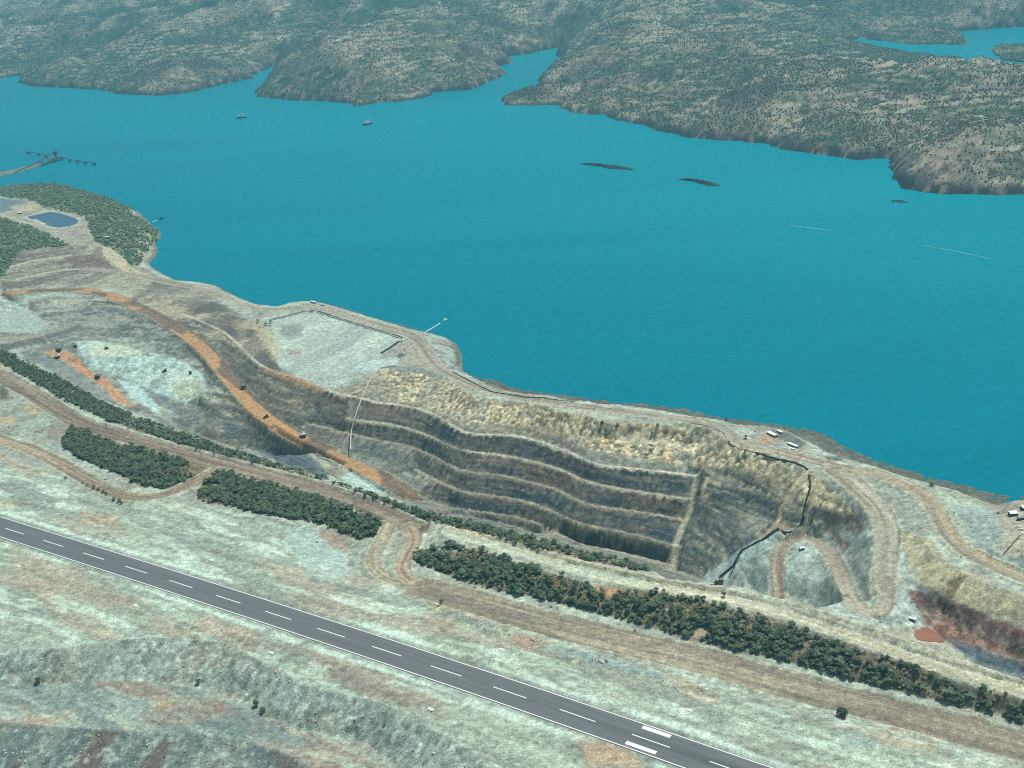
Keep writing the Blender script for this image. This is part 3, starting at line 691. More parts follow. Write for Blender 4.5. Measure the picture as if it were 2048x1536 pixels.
# ---- inner dump at the left of the pit
m_ = poly([(0,640),(60,615),(230,612),(330,660),(410,735),(430,790),(400,870),(330,850),(200,800),(60,725),(0,698)], 4, 4, zmax=34); zone('inner_dump_ground', m_)
mix(m_, (138, 140, 132), .45); mix(m_ * sstep(.5, .6, lay2), (104, 104, 98), .6); mix(m_ * sstep(.54, .64, N7), (168, 170, 154), .5)
m_ = poly([(150,685),(190,682),(290,704),(345,715),(400,745),(415,780),(380,800),(340,808),(300,790),(240,755),(175,735)], 4, 4, zmax=20); mix(m_, (172, 192, 184), .9); mix(m_ * sstep(.5, .62, gfbm(6, 53, 3, 1, 8)), (196, 216, 206), .7); mix(m_ * sstep(.6, .7, N12), (132, 138, 132), .6)
mix(poly([(340,740),(405,742),(415,780),(370,805),(335,780)], 5, 6, zmax=20), (198, 212, 196), .7); mix(poly([(345,770),(400,760),(405,795),(360,800)], 5, 7, zmax=20), (168, 166, 136), .6)
mix(poly([(175,685),(250,690),(290,708),(180,712)], 4, 4, zmax=20), (204, 206, 178), .7)
mix(poly([(228,748),(300,780),(400,820),(400,850),(300,800),(232,760)], 3, 3, zmax=10), (126, 126, 126), .8)
mix(poly([(234,757),(270,765),(300,795),(322,815),(318,828),(262,795)], 3, 4, zmax=10), (178, 200, 194), .9)
m_ = poly([(86,706),(100,698),(130,700),(150,712),(175,738),(205,755),(225,768),(262,805),(272,818),(240,808),(200,770),(160,745),(125,720)], 2.5, 3, zmax=10); mix(m_, (190, 146, 112), .9); mix(m_ * sstep(.5, .6, N12), (196, 132, 96), .6)
mix(poly([(60,716),(125,722),(165,750),(215,790),(240,812),(200,800),(120,752)], 4, 4, zmax=0), (134, 134, 132), .7)
mix(poly([(680,955),(715,932),(745,950),(785,988),(740,988),(700,970)], 3, 3, zmax=0), (178, 192, 184), .9)
m_ = poly([(0,595),(40,605),(62,622),(96,646),(72,668),(0,664)], 3, 3); mix(m_, (168, 180, 170), .9)
mix(poly([(0,668),(72,668),(100,655),(160,646),(150,656),(60,690),(0,696)], 3, 4), (156, 146, 132), .7)
mix(poly([(0,690),(51,680),(160,650),(150,660),(60,690),(0,704)], 3, 3), (88, 88, 84), .7)
# ---- upper left hillside
m_ = poly([(0,500),(60,495),(140,490),(200,490),(262,530),(340,560),(400,575),(430,600),(330,600),(230,575),(100,572),(0,580)], 4, 5, zmax=70); zone('old_mine_benches', m_)
strata(m_, (148, 142, 124), (116, 106, 98), (172, 166, 144), .9)
mix(poly([(130,505),(200,512),(235,540),(170,540),(130,520)], 5, 6), (122, 106, 100), .8)
mix(poly([(205,488),(230,500),(262,532),(300,550),(240,540),(205,510)], 7, 9), (196, 184, 152), .8)
for pts in ([(32,558,38.5),(76,548,38.5),(127,539,37.5),(178,537,33.5)], [(21,532,50.5),(63,521,51.5),(120,512,51.5),(140,509,51)]):
    D, S = along(dense(places(pts), 6), 14); mix(sstep(4.5, 2.0, np.abs(D) + (N4 - .5) * 3), (186, 180, 160), .85)
m_ = poly([(0,425),(48,440),(90,470),(135,490),(205,492),(215,470),(200,460),(175,430),(105,412),(48,402),(0,398)], 3, 4); zone('reservoir_pad', m_)
mix(m_, (168, 160, 144), .9); mix(m_ * sstep(.5, .6, N12), (146, 130, 122), .6)
mix(poly([(-60,398),(0,396),(50,402),(55,412),(0,426),(-60,430)], 2, 2), (112, 126, 130), .9)
mix(poly([(20,414),(75,404),(82,414),(40,424)], 3, 4), (196, 180, 150), .7)
mix(poly(POND_PX, 3, 1), (190, 186, 170), .9)
# ---- scrub ground
VEG = {}
def veg(name, pts, zmin=None, zmax=None, col=(122, 112, 92)):
    k = poly(pts, 3, 6, zmin=zmin, zmax=zmax)
    VEG[name] = k; mix(k, col, .9); mix(k * sstep(.5, .62, N12), (104, 94, 76), .7); mix(k * sstep(.58, .68, N4), (160, 150, 124), .4)
    return k
HEADV = veg('headland', [(0,368),(100,362),(200,385),(262,418),(275,435),(318,462),(312,480),(296,495),(280,530),(262,530),(232,502),(205,488),(190,480),(182,462),(170,432),(110,418),(60,400),(0,392)], zmin=1.5, col=(112, 118, 96))
zone('headland_ground', HEADV)
mix(poly([(225,420),(262,418),(282,446),(300,455),(312,480),(302,505),(285,528),(268,500),(280,470),(240,440)], 5, 8), (176, 164, 138), .55)
zone('headland_ground', veg('knoll', [(-60,432),(0,436),(60,452),(135,490),(110,494),(42,500),(20,530),(0,560),(-60,580)], zmin=30, col=(108, 114, 92)))
k = veg('strip', [(-60,672),(0,700),(130,765),(270,835),(400,882),(560,934),(720,982),(850,1026),(930,1045),(1080,1082),(1150,1103),(1250,1122),(1310,1142),(1290,1143),(1180,1122),(1080,1098),(980,1070),(880,1048),(820,1028),(740,993),(640,960),(540,934),(440,911),(320,876),(220,843),(140,806),(70,765),(0,724),(-60,690)], zmin=58)
zone('scrub_ground', k)
k = veg('copse_west', [(120,885),(150,850),(205,860),(240,890),(290,890),(350,905),(425,935),(395,958),(340,978),(290,975),(230,945),(150,912)], zmin=60, col=(128, 104, 84)); zone('scrub_ground', k)
k = veg('copse_middle', [(400,972),(445,945),(520,952),(600,978),(680,1000),(742,1022),(768,1045),(750,1072),(715,1080),(680,1062),(640,1045),(560,1035),(470,1016),(395,1000)], zmin=50, col=(126, 106, 86)); zone('scrub_ground', k)
k = veg('ridge', [(822,1106),(900,1090),(1000,1115),(1100,1146),(1200,1176),(1300,1186),(1400,1202),(1500,1226),(1600,1257),(1700,1292),(1800,1327),(1900,1362),(2120,1422),(2120,1465),(1900,1407),(1800,1382),(1700,1360),(1600,1330),(1500,1305),(1400,1283),(1300,1253),(1200,1228),(1100,1200),(1000,1183),(900,1155),(842,1130)], zmin=57, col=(124, 108, 86)); zone('wooded_ridge', k)
mix(poly([(1085,1145),(1170,1165),(1180,1185),(1150,1200),(1100,1180)], 5, 7), (112, 98, 80), .8)
mix(poly([(1180,1168),(1250,1180),(1225,1195),(1185,1180)], 3, 4), (206, 160, 124), .9)
mix(poly([(1260,1172),(1400,1205),(1500,1232),(1560,1262),(1480,1250),(1380,1225),(1290,1200)], 6, 8), (112, 98, 80), .7)
mix(poly([(1700,1295),(1900,1362),(2100,1420),(2100,1440),(1900,1385),(1720,1320)], 6, 8), (112, 98, 80), .7)
mix(poly([(1390,1262),(1420,1250),(1412,1272),(1380,1285)], 4, 5), (190, 170, 146), .7)
mix(poly([(1930,1415),(2000,1425),(2048,1440),(1960,1432)], 4, 5), (190, 184, 160), .6)
SCRUBG = np.zeros((NU, NV), np.float32)
for k in VEG.values(): SCRUBG = np.maximum(SCRUBG, k)
DZ += SCRUBG * ((N12 - .5) * 2.2 + (N4 - .5) * 1.2)
# ---- pads near the west haul road
m_ = poly([(-60,780),(0,780),(40,795),(120,840),(115,870),(60,880),(0,868),(-60,850)], 4, 6, zmin=55); mix(m_, (158, 164, 148), .9); mix(m_ * sstep(.5, .6, N12), (140, 138, 124), .7)
mix(poly([(48,776),(56,775),(120,822),(105,826)], 2, 2, zmin=50), (180, 200, 192), .9)
mix(poly([(38,808),(80,805),(98,820),(65,832)], 3, 4, zmin=50), (172, 158, 130), .8)
mix(poly([(0,760),(20,770),(15,800),(0,800)], 4, 5, zmin=50), (100, 84, 72), .8)
mix(poly([(0,835),(30,832),(28,848),(0,850)], 4, 5, zmin=50), (186, 158, 130), .7)
mix(poly([(95,860),(120,840),(160,845),(125,870),(118,882),(95,880)], 3, 4, zmin=50), (140, 126, 114), .8)
# ---- roads with wheel tracks and windrows
RCOL = {'haul_road_west': ((160,142,120),(182,166,140),(128,112,98)), 'haul_road_main': ((138,122,108),(160,146,128),(114,98,88)), 'haul_road_bend': ((166,152,128),(190,180,154),(136,126,112)),
        'haul_road_turnoff': ((158,138,116),(182,164,140),(128,112,98)), 'haul_road_east': ((150,138,120),(176,164,140),(124,112,100)), 'rim_road': ((192,186,160),(208,204,182),(172,166,144)),
        'pit_ramp': ((146,118,94),(190,146,104),(108,96,86)), 'coast_road': ((162,152,136),(178,170,152),(138,126,114)), 'pit_ramp_east': ((164,154,136),(188,182,162),(138,124,110)), 'pit_ramp_loop': ((160,150,134),(188,182,166),(140,118,104))}
ROADD = {}
for name, (W, w) in ROADS.items():
    D, S = along(W, w / 2 + 16)
    ROADD[name] = np.abs(D)
    hw = w / 2 + (N12 - .5) * 3.0
    inside = sstep(1.2, -1.2, np.abs(D) - hw)
    base, light, dark = RCOL[name]
    seed = sum(map(ord, name)) % 997
    tr = fbm(D / 2.6, S / 120.0, seed, 4); pt = fbm(D / 12.0, S / 45.0, seed + 5, 4)
    mix(inside, base, .96)
    mix(inside * sstep(.5, .64, tr), light, .8); mix(inside * sstep(.47, .33, tr), dark, .8)
    mix(inside * sstep(.52, .66, pt), dark, .4)
    DZ *= 1 - inside * .9
    wr = sstep(2.2, .5, np.abs(np.abs(D) - w / 2 - 2.0)) * (1 - STRIP * .7)
    br = sstep(.3, .5, fbm(S / 25.0, np.sign(D) * 9, seed + 9, 3))
    DZ += wr * br * 1.5
    mix(wr * br, (188, 182, 158) if name != 'pit_ramp' else (150, 140, 122), .6)
    zone(name.replace('_west', '').replace('_main', '').replace('_bend', '').replace('_turnoff', '').replace('_east', '') if False else name, inside)
    if name == 'pit_ramp':
        k = inside * sstep(180, 420, S)
        wet = sstep(.48, .54, fbm(S / 55.0, D / 30.0, 911, 2))
        mix(k * (1 - wet), (192, 148, 106), .75); mix(k * wet, (118, 102, 90), .7)
    if name == 'haul_road_east':
        mix(inside * sstep(.5, .6, fbm(D / 7.0, S / 300.0, 912, 3)), (134, 122, 110), .55)
    if name == 'coast_road':
        mix(inside * sstep(1450, 1750, S) * sstep(.45, .6, tr), (184, 160, 126), .6)
    if name == 'pit_ramp_loop':
        mix(inside * sstep(.5, .6, tr), (172, 144, 124), .25)
# wide flat by the upper loop
mix(poly([(1745,1020),(1790,1050),(1788,1110),(1785,1200),(1760,1210),(1745,1150),(1752,1090)], 4, 4, zmax=40), (158, 156, 142), .5)
# crest of the rim bank and sea edge
D, S = along(dense(RIM_A, 8), 14); mix(sstep(5, 1, np.abs(D) + (N4 - .5) * 3), (196, 188, 158), .7)
mix(poly([(880,1062),(1000,1090),(1100,1122),(1300,1165),(1330,1180),(1180,1150),(1040,1110),(900,1078)], 4, 5, zmin=55), (188, 200, 182), .8)
mix(poly([(850,1065),(900,1085),(930,1095),(890,1110),(838,1100)], 4, 6, zmin=50), (176, 182, 166), .8)
m_ = poly([(1980,1000),(2100,980),(2100,1130),(2020,1100),(2000,1060),(1985,1030)], 3, 3); zone('camp_pad', m_); mix(m_, (168, 158, 142), .8)
m_ = poly([(1905,1010),(1990,1018),(2000,1060),(2030,1110),(2060,1135),(1985,1110),(1940,1075)], 3, 3); mix(m_, (154, 166, 160), .8)
mix(poly([(2000,1070),(2040,1080),(2060,1110),(2010,1115),(1985,1095)], 4, 5), (182, 176, 152), .7)
k = poly([(1500,860),(1545,852),(1580,865),(1625,895),(1600,905),(1560,880)], 4, 6); mix(k, (148, 140, 124), .7); mix(poly([(1545,862),(1580,864),(1612,886),(1600,895),(1560,878)], 4, 5), (96, 98, 92), .8)
mix(poly([(1525,868),(1545,872),(1550,882),(1520,888),(1515,878)], 3, 4), (180, 140, 116), .7); mix(poly([(1650,912),(1680,912),(1690,922),(1655,922)], 2, 3), (96, 100, 100), .8)
mix(poly([(770,733),(830,732),(870,745),(900,757),(840,748),(790,742)], 2, 3), (132, 136, 136), .7)
_e = np.array([RU[0], RU[1]])
_ha = places(ln([(0,575),(230,575),(330,600),(450,640),(520,670),(560,735),(640,772),(760,752),(900,770),(1100,830),(1400,862),(1610,950),(1700,1000),(1790,1060),(1850,1110),(2000,1180),(2100,1215)], 6.0))[:, :2]
_hb = places(ln([(0,720),(400,900),(800,1040),(1300,1150),(1700,1260),(2100,1375)], 60.0))[::-1, :2]
HOLE = np.concatenate([[_ha[0] - _e * 230], _ha, [_ha[-1] + _e * 220], [_hb[0] + _e * 220], _hb, [_hb[-1] - _e * 230]])
def inpoly(px, py, P):
    ins = np.zeros(px.shape, bool)
    for i in range(len(P)):
        ax, ay = P[i]; bx, by = P[(i + 1) % len(P)]
        if ay == by: continue
        cr = (ay > py) != (by > py)
        ins ^= cr & (px < (bx - ax) * (py - ay) / (by - ay) + ax)
    return ins
INPIT = inpoly(GX, GY, HOLE)
shoremask = sstep(4.0, 1.0, Z0) * valid * ~INPIT * (GV > 150)
mix(shoremask, (84, 82, 74), .85); DZ += shoremask * (N4 - .5) * 2.5
# low, even ground tone variation everywhere
ROADM = np.zeros((NU, NV), np.float32)
for name in ROADS: ROADM = np.maximum(ROADM, sstep(2, -2, ROADD[name] - ROADS[name][1] / 2))
rough = np.clip(1 - .8 * ROADM - .3 * STRIP - .15 * DUMP, .15, 1) * (.55 + .45 * sstep(6, 20, SL))
C *= (1 + (.34 * NC + .34 * N2C + .14 * N7C) * (.25 + .75 * rough))[..., None]
DZ += (N2 - .5) * 1.1 * rough
C *= np.array([1.12, 1.22, 1.16], np.float32)
# flatten under the runway
Drun, Srun = along(np.array([rw_pt(s, 0) for s in (-500, 1300)]), 26)
near = sstep(24, 17, np.abs(Drun)); DZ *= 1 - near
DZ -= sstep(17, 15.5, np.abs(Drun)) * .35
GZF = (Z0 + DZ + (N4 - .5) * .35 * (1 - near)).astype(np.float32)
GZF[~valid] = np.nan

def ground_z(x, y):
    """ground level at world points"""
    x = np.asarray(x, float); y = np.asarray(y, float)
    u = (x - RA[0]) * RU[0] + (y - RA[1]) * RU[1]; v = (x - RA[0]) * RN[0] + (y - RA[1]) * RN[1]
    i = np.clip(np.searchsorted(gu, u) - 1, 0, NU - 2); j = np.clip(np.searchsorted(gv, v) - 1, 0, NV - 2)
    a = np.clip((u - gu[i]) / (gu[i+1] - gu[i]), 0, 1); b = np.clip((v - gv[j]) / (gv[j+1] - gv[j]), 0, 1)
    g = np.nan_to_num(GZF, nan=0.0)
    return (g[i, j]*(1-a) + g[i+1, j]*a)*(1-b) + (g[i, j+1]*(1-a) + g[i+1, j+1]*a)*b

def find(x, y, z=30.0):
    """where a sighting meets the ground"""
    for _ in range(14):
        p = place(x, y, z); z2 = float(ground_z(p[0], p[1])); z = z + (z2 - z) * .6
    p = place(x, y, z); return np.array([p[0], p[1], float(ground_z(p[0], p[1]))])

# ------------------------------------------------------------------ ground material
def nodes(mat):
    mat.use_nodes = True
    nt = mat.node_tree; return nt, nt.nodes, nt.links, nt.nodes['Principled BSDF']

def ground_material(name, attr='ground', s1=0.62, s2=0.2, bump=0.7, lo=.55, hi=1.45, grade=.08):
    mat = bpy.data.materials.new(name); nt, N, Lk, bs = nodes(mat)
    at = N.new('ShaderNodeVertexColor'); at.layer_name = attr
    tc = N.new('ShaderNodeNewGeometry')
    n1 = N.new('ShaderNodeTexNoise'); n1.inputs['Scale'].default_value = s1; n1.inputs['Detail'].default_value = 4; n1.inputs['Roughness'].default_value = .7
    n2 = N.new('ShaderNodeTexNoise'); n2.inputs['Scale'].default_value = s2; n2.inputs['Detail'].default_value = 3
    Lk.new(tc.outputs['Position'], n1.inputs['Vector']); Lk.new(tc.outputs['Position'], n2.inputs['Vector'])
    mr = N.new('ShaderNodeMapRange'); mr.inputs[1].default_value = .3; mr.inputs[2].default_value = .7; mr.inputs[3].default_value = lo; mr.inputs[4].default_value = hi
    Lk.new(n1.outputs[0], mr.inputs[0])
    mr2 = N.new('ShaderNodeMapRange'); mr2.inputs[1].default_value = .3; mr2.inputs[2].default_value = .7; mr2.inputs[3].default_value = .78; mr2.inputs[4].default_value = 1.22
    Lk.new(n2.outputs[0], mr2.inputs[0])
    mu = N.new('ShaderNodeMath'); mu.operation = 'MULTIPLY'; Lk.new(mr.outputs[0], mu.inputs[0]); Lk.new(mr2.outputs[0], mu.inputs[1])
    vm = N.new('ShaderNodeVectorMath'); vm.operation = 'SCALE'; Lk.new(at.outputs[0], vm.inputs[0]); Lk.new(mu.outputs[0], vm.inputs['Scale'])
    Lk.new(vm.outputs[0], bs.inputs['Base Color'])
    bs.inputs['Roughness'].default_value = .95; bs.inputs['Specular IOR Level'].default_value = .1
    vo = N.new('ShaderNodeTexVoronoi'); vo.inputs['Scale'].default_value = s2 * 1.6; vo.inputs['Randomness'].default_value = 1.0; Lk.new(tc.outputs['Position'], vo.inputs['Vector'])
    sp = N.new('ShaderNodeSeparateColor'); Lk.new(vo.outputs['Color'], sp.inputs[0])
    a1 = N.new('ShaderNodeMapRange'); a1.inputs[1].default_value = .34; a1.inputs[2].default_value = .22; Lk.new(vo.outputs['Distance'], a1.inputs[0])
    a2 = N.new('ShaderNodeMapRange'); a2.inputs[1].default_value = .80; a2.inputs[2].default_value = .98; a2.inputs[3].default_value = 0; a2.inputs[4].default_value = .45; Lk.new(sp.outputs[0], a2.inputs[0])
    a3 = N.new('ShaderNodeMapRange'); a3.inputs[1].default_value = .22; a3.inputs[2].default_value = .02; a3.inputs[3].default_value = 0; a3.inputs[4].default_value = .40; Lk.new(sp.outputs[0], a3.inputs[0])
    a4 = N.new('ShaderNodeMath'); a4.operation = 'SUBTRACT'; Lk.new(a2.outputs[0], a4.inputs[0]); Lk.new(a3.outputs[0], a4.inputs[1])
    a5 = N.new('ShaderNodeMath'); a5.operation = 'MULTIPLY_ADD'; Lk.new(a4.outputs[0], a5.inputs[0]); Lk.new(a1.outputs[0], a5.inputs[1]); a5.inputs[2].default_value = 1.0
    a6 = N.new('ShaderNodeMath'); a6.operation = 'MULTIPLY'; Lk.new(a5.outputs[0], a6.inputs[0]); Lk.new(mu.outputs[0], a6.inputs[1]); 
    mp = N.new('ShaderNodeMapping'); mp.inputs['Rotation'].default_value = (0, 0, -math.atan2(RU[1], RU[0])); mp.inputs['Scale'].default_value = (.018, .75, .3); Lk.new(tc.outputs['Position'], mp.inputs[0])
    n3 = N.new('ShaderNodeTexNoise'); n3.inputs['Scale'].default_value = 1.0; n3.inputs['Detail'].default_value = 3; Lk.new(mp.outputs[0], n3.inputs['Vector'])
    g1 = N.new('ShaderNodeMapRange'); g1.inputs[1].default_value = .35; g1.inputs[2].default_value = .65; g1.inputs[3].default_value = 1 - grade; g1.inputs[4].default_value = 1 + grade; Lk.new(n3.outputs[0], g1.inputs[0])
    g2 = N.new('ShaderNodeMath'); g2.operation = 'MULTIPLY'; Lk.new(a6.outputs[0], g2.inputs[0]); Lk.new(g1.outputs[0], g2.inputs[1]); Lk.new(g2.outputs[0], vm.inputs['Scale'])
    bp = N.new('ShaderNodeBump'); bp.inputs['Strength'].default_value = bump; bp.inputs['Distance'].default_value = .8
    Lk.new(n1.outputs[0], bp.inputs['Height']); Lk.new(bp.outputs[0], bs.inputs['Normal'])
    return mat
M_GROUND = ground_material('mined_rock_and_dust')

def zone_meshes():
    ok = valid & ~np.isnan(GZF)
    fa = ok[:-1, :-1] & ok[1:, :-1] & ok[:-1, 1:] & ok[1:, 1:]
    inx = (PXA > -500) & (PXA < 2720) & (PYA < 1880)
    fa &= inx[:-1, :-1] | inx[1:, 1:]
    low = np.maximum(np.maximum(GZF[:-1, :-1], GZF[1:, :-1]), np.maximum(GZF[:-1, 1:], GZF[1:, 1:]))
    seaward = GV[:-1, :-1] > 300
    fa &= (low > -7) | INPIT[:-1, :-1] | (GV[:-1, :-1] < 200)
    idx = np.arange(NU * NV).reshape(NU, NV)
    Q = np.stack([idx[:-1, :-1], idx[1:, :-1], idx[1:, 1:], idx[:-1, 1:]], -1)
    if RU[0] * RN[1] - RU[1] * RN[0] < 0: Q = Q[..., ::-1]
    VV = np.stack([GX.ravel(), GY.ravel(), np.nan_to_num(GZF.ravel())], 1); CC = C.reshape(-1, 3)
    zf = ZONE[:-1, :-1]
    for k, name in enumerate(ZN):
        F = Q[fa & (zf == k)]
        if len(F) == 0: continue
        u, inv = np.unique(F, return_inverse=True)
        me = mesh_from(name, VV[u], inv.reshape(F.shape), M_GROUND, smooth=(name in ('runway_strip', 'seawall_terrace') or 'road' in name or 'ramp' in name), cols=CC[u])
        nm = name
        for sfx in ('_west', '_main', '_bend', '_turnoff', '_east', '_loop'): nm = nm.replace(sfx, '')
        tag(add_obj(nm, me), kind='structure')
GROUND_LABELS = {}
zone_meshes()

# ================================================================== runway and markings
def flat_mat(name, rgb, rough=.85, k=1.0, noise=None, amp=.12):
    mat = bpy.data.materials.new(name); nt, N, Lk, bs = nodes(mat)
    c = lin(rgb, 1.0) * k
    bs.inputs['Roughness'].default_value = rough; bs.inputs['Specular IOR Level'].default_value = .3
    g = N.new('ShaderNodeNewGeometry'); n1 = N.new('ShaderNodeTexNoise'); n1.inputs['Scale'].default_value = noise or .6; n1.inputs['Detail'].default_value = 4
    Lk.new(g.outputs['Position'], n1.inputs['Vector'])
    mr = N.new('ShaderNodeMapRange'); mr.inputs[1].default_value = .3; mr.inputs[2].default_value = .7; mr.inputs[3].default_value = 1 - amp; mr.inputs[4].default_value = 1 + amp
    Lk.new(n1.outputs[0], mr.inputs[0])
    vm = N.new('ShaderNodeVectorMath'); vm.operation = 'SCALE'; vm.inputs[0].default_value = tuple(c); Lk.new(mr.outputs[0], vm.inputs['Scale'])
    Lk.new(vm.outputs[0], bs.inputs['Base Color'])
    return mat

def asphalt():
    mat = bpy.data.materials.new('runway_asphalt'); nt, N, Lk, bs = nodes(mat)
    tc = N.new('ShaderNodeTexCoord')
    mp = N.new('ShaderNodeMapping'); mp.inputs['Scale'].default_value = (.012, .35, 1)
    Lk.new(tc.outputs['Object'], mp.inputs[0])
    n1 = N.new('ShaderNodeTexNoise'); n1.inputs['Scale'].default_value = 1; n1.inputs['Detail'].default_value = 5; Lk.new(mp.outputs[0], n1.inputs['Vector'])
    n2 = N.new('ShaderNodeTexNoise'); n2.inputs['Scale'].default_value = 1.3; n2.inputs['Detail'].default_value = 3; Lk.new(tc.outputs['Object'], n2.inputs['Vector'])
    # tyre rubber along the centre of the touchdown end
    sx = N.new('ShaderNodeSeparateXYZ'); Lk.new(tc.outputs['Object'], sx.inputs[0])
    ab = N.new('ShaderNodeMath'); ab.operation = 'ABSOLUTE'; Lk.new(sx.outputs[1], ab.inputs[0])
    m1 = N.new('ShaderNodeMapRange'); m1.inputs[1].default_value = 6.5; m1.inputs[2].default_value = 1.5; Lk.new(ab.outputs[0], m1.inputs[0])
    m2 = N.new('ShaderNodeMapRange'); m2.inputs[1].default_value = 640; m2.inputs[2].default_value = 840; Lk.new(sx.outputs[0], m2.inputs[0])
    mu = N.new('ShaderNodeMath'); mu.operation = 'MULTIPLY'; Lk.new(m1.outputs[0], mu.inputs[0]); Lk.new(m2.outputs[0], mu.inputs[1])
    mu2 = N.new('ShaderNodeMath'); mu2.operation = 'MULTIPLY'; Lk.new(mu.outputs[0], mu2.inputs[0]); Lk.new(n1.outputs[0], mu2.inputs[1])
    r1 = N.new('ShaderNodeMapRange'); r1.inputs[1].default_value = .3; r1.inputs[2].default_value = .7; r1.inputs[3].default_value = .86; r1.inputs[4].default_value = 1.14; Lk.new(n1.outputs[0], r1.inputs[0])
    r2 = N.new('ShaderNodeMapRange'); r2.inputs[1].default_value = .3; r2.inputs[2].default_value = .7; r2.inputs[3].default_value = .9; r2.inputs[4].default_value = 1.1; Lk.new(n2.outputs[0], r2.inputs[0])
    p = N.new('ShaderNodeMath'); p.operation = 'MULTIPLY'; Lk.new(r1.outputs[0], p.inputs[0]); Lk.new(r2.outputs[0], p.inputs[1])
    r3 = N.new('ShaderNodeMapRange'); r3.inputs[1].default_value = 0; r3.inputs[2].default_value = .5; r3.inputs[3].default_value = 1; r3.inputs[4].default_value = .62; Lk.new(mu2.outputs[0], r3.inputs[0])
    q = N.new('ShaderNodeMath'); q.operation = 'MULTIPLY'; Lk.new(p.outputs[0], q.inputs[0]); Lk.new(r3.outputs[0], q.inputs[1])
    vm = N.new('ShaderNodeVectorMath'); vm.operation = 'SCALE'; vm.inputs[0].default_value = (.138, .154, .152); Lk.new(q.outputs[0], vm.inputs['Scale'])
    Lk.new(vm.outputs[0], bs.inputs['Base Color']); bs.inputs['Roughness'].default_value = .9; bs.inputs['Specular IOR Level'].default_value = .2
    return mat
M_ASPH = asphalt()
M_PAINT = flat_mat('white_runway_paint', (240, 242, 236), .7, .92, 1.5, .08)

HALF = 15.6
def strip_mesh(name, s0, s1, t0, t1, lift, mat, step=15.0):
    n = max(1, int((s1 - s0) / step)); V = []; F = []
    for i in range(n + 1):
        s = s0 + (s1 - s0) * i / n
        for t in (t0, t1): V.append((s, t, float(rw_z(s)) + lift))
    for i in range(n): F.append([2*i, 2*i+2, 2*i+3, 2*i+1])
    return mesh_from(name, V, F, mat)
flipx = math.atan2(RU[1], RU[0])
runway = add_obj('runway', strip_mesh('runway', -560, 1420, -HALF, HALF, .02, M_ASPH), None, (RA[0], RA[1], 0), flipx)
if RU[0] * RN[1] - RU[1] * RN[0] < 0: runway.scale = (1, -1, 1)
tag(runway, kind='structure')
for k in range(-8, 17):
    s = k * 59.5 + (DASH_S[0] if k < 1 else 0)
    s = DASH_S[k] if 0 <= k <= 12 else (DASH_S[14] if k == 13 else (DASH_S[14] + (k - 13) * 59.5 if k > 13 else k * 59.8))
    add_obj('centreline_dash', strip_mesh('centreline_dash', s, s + 30, -.45, .45, .06, M_PAINT, 10), runway)
for t in (-14.6, 14.6):
    add_obj('edge_line', strip_mesh('edge_line', -560, 1420, t - .45, t + .45, .06, M_PAINT), runway)
def rw_local(x, y):
    d = ROT @ np.array([x - 1024.0, y - 768.0, FPX]); z = 61.3
    p = place(x, y, z); q = p[:2] - RA[:2]
    return q @ RU, q @ RN
_b = [rw_local(1285.5, 1454), rw_local(1341, 1473), rw_local(1253, 1484), rw_local(1311, 1507)]
for a, b in ((_b[0], _b[1]), (_b[2], _b[3])):
    add_obj('aiming_bar', strip_mesh('aiming_bar', a[0], b[0], (a[1]+b[1])/2 - 1.9, (a[1]+b[1])/2 + 1.9, .06, M_PAINT, 8), runway)

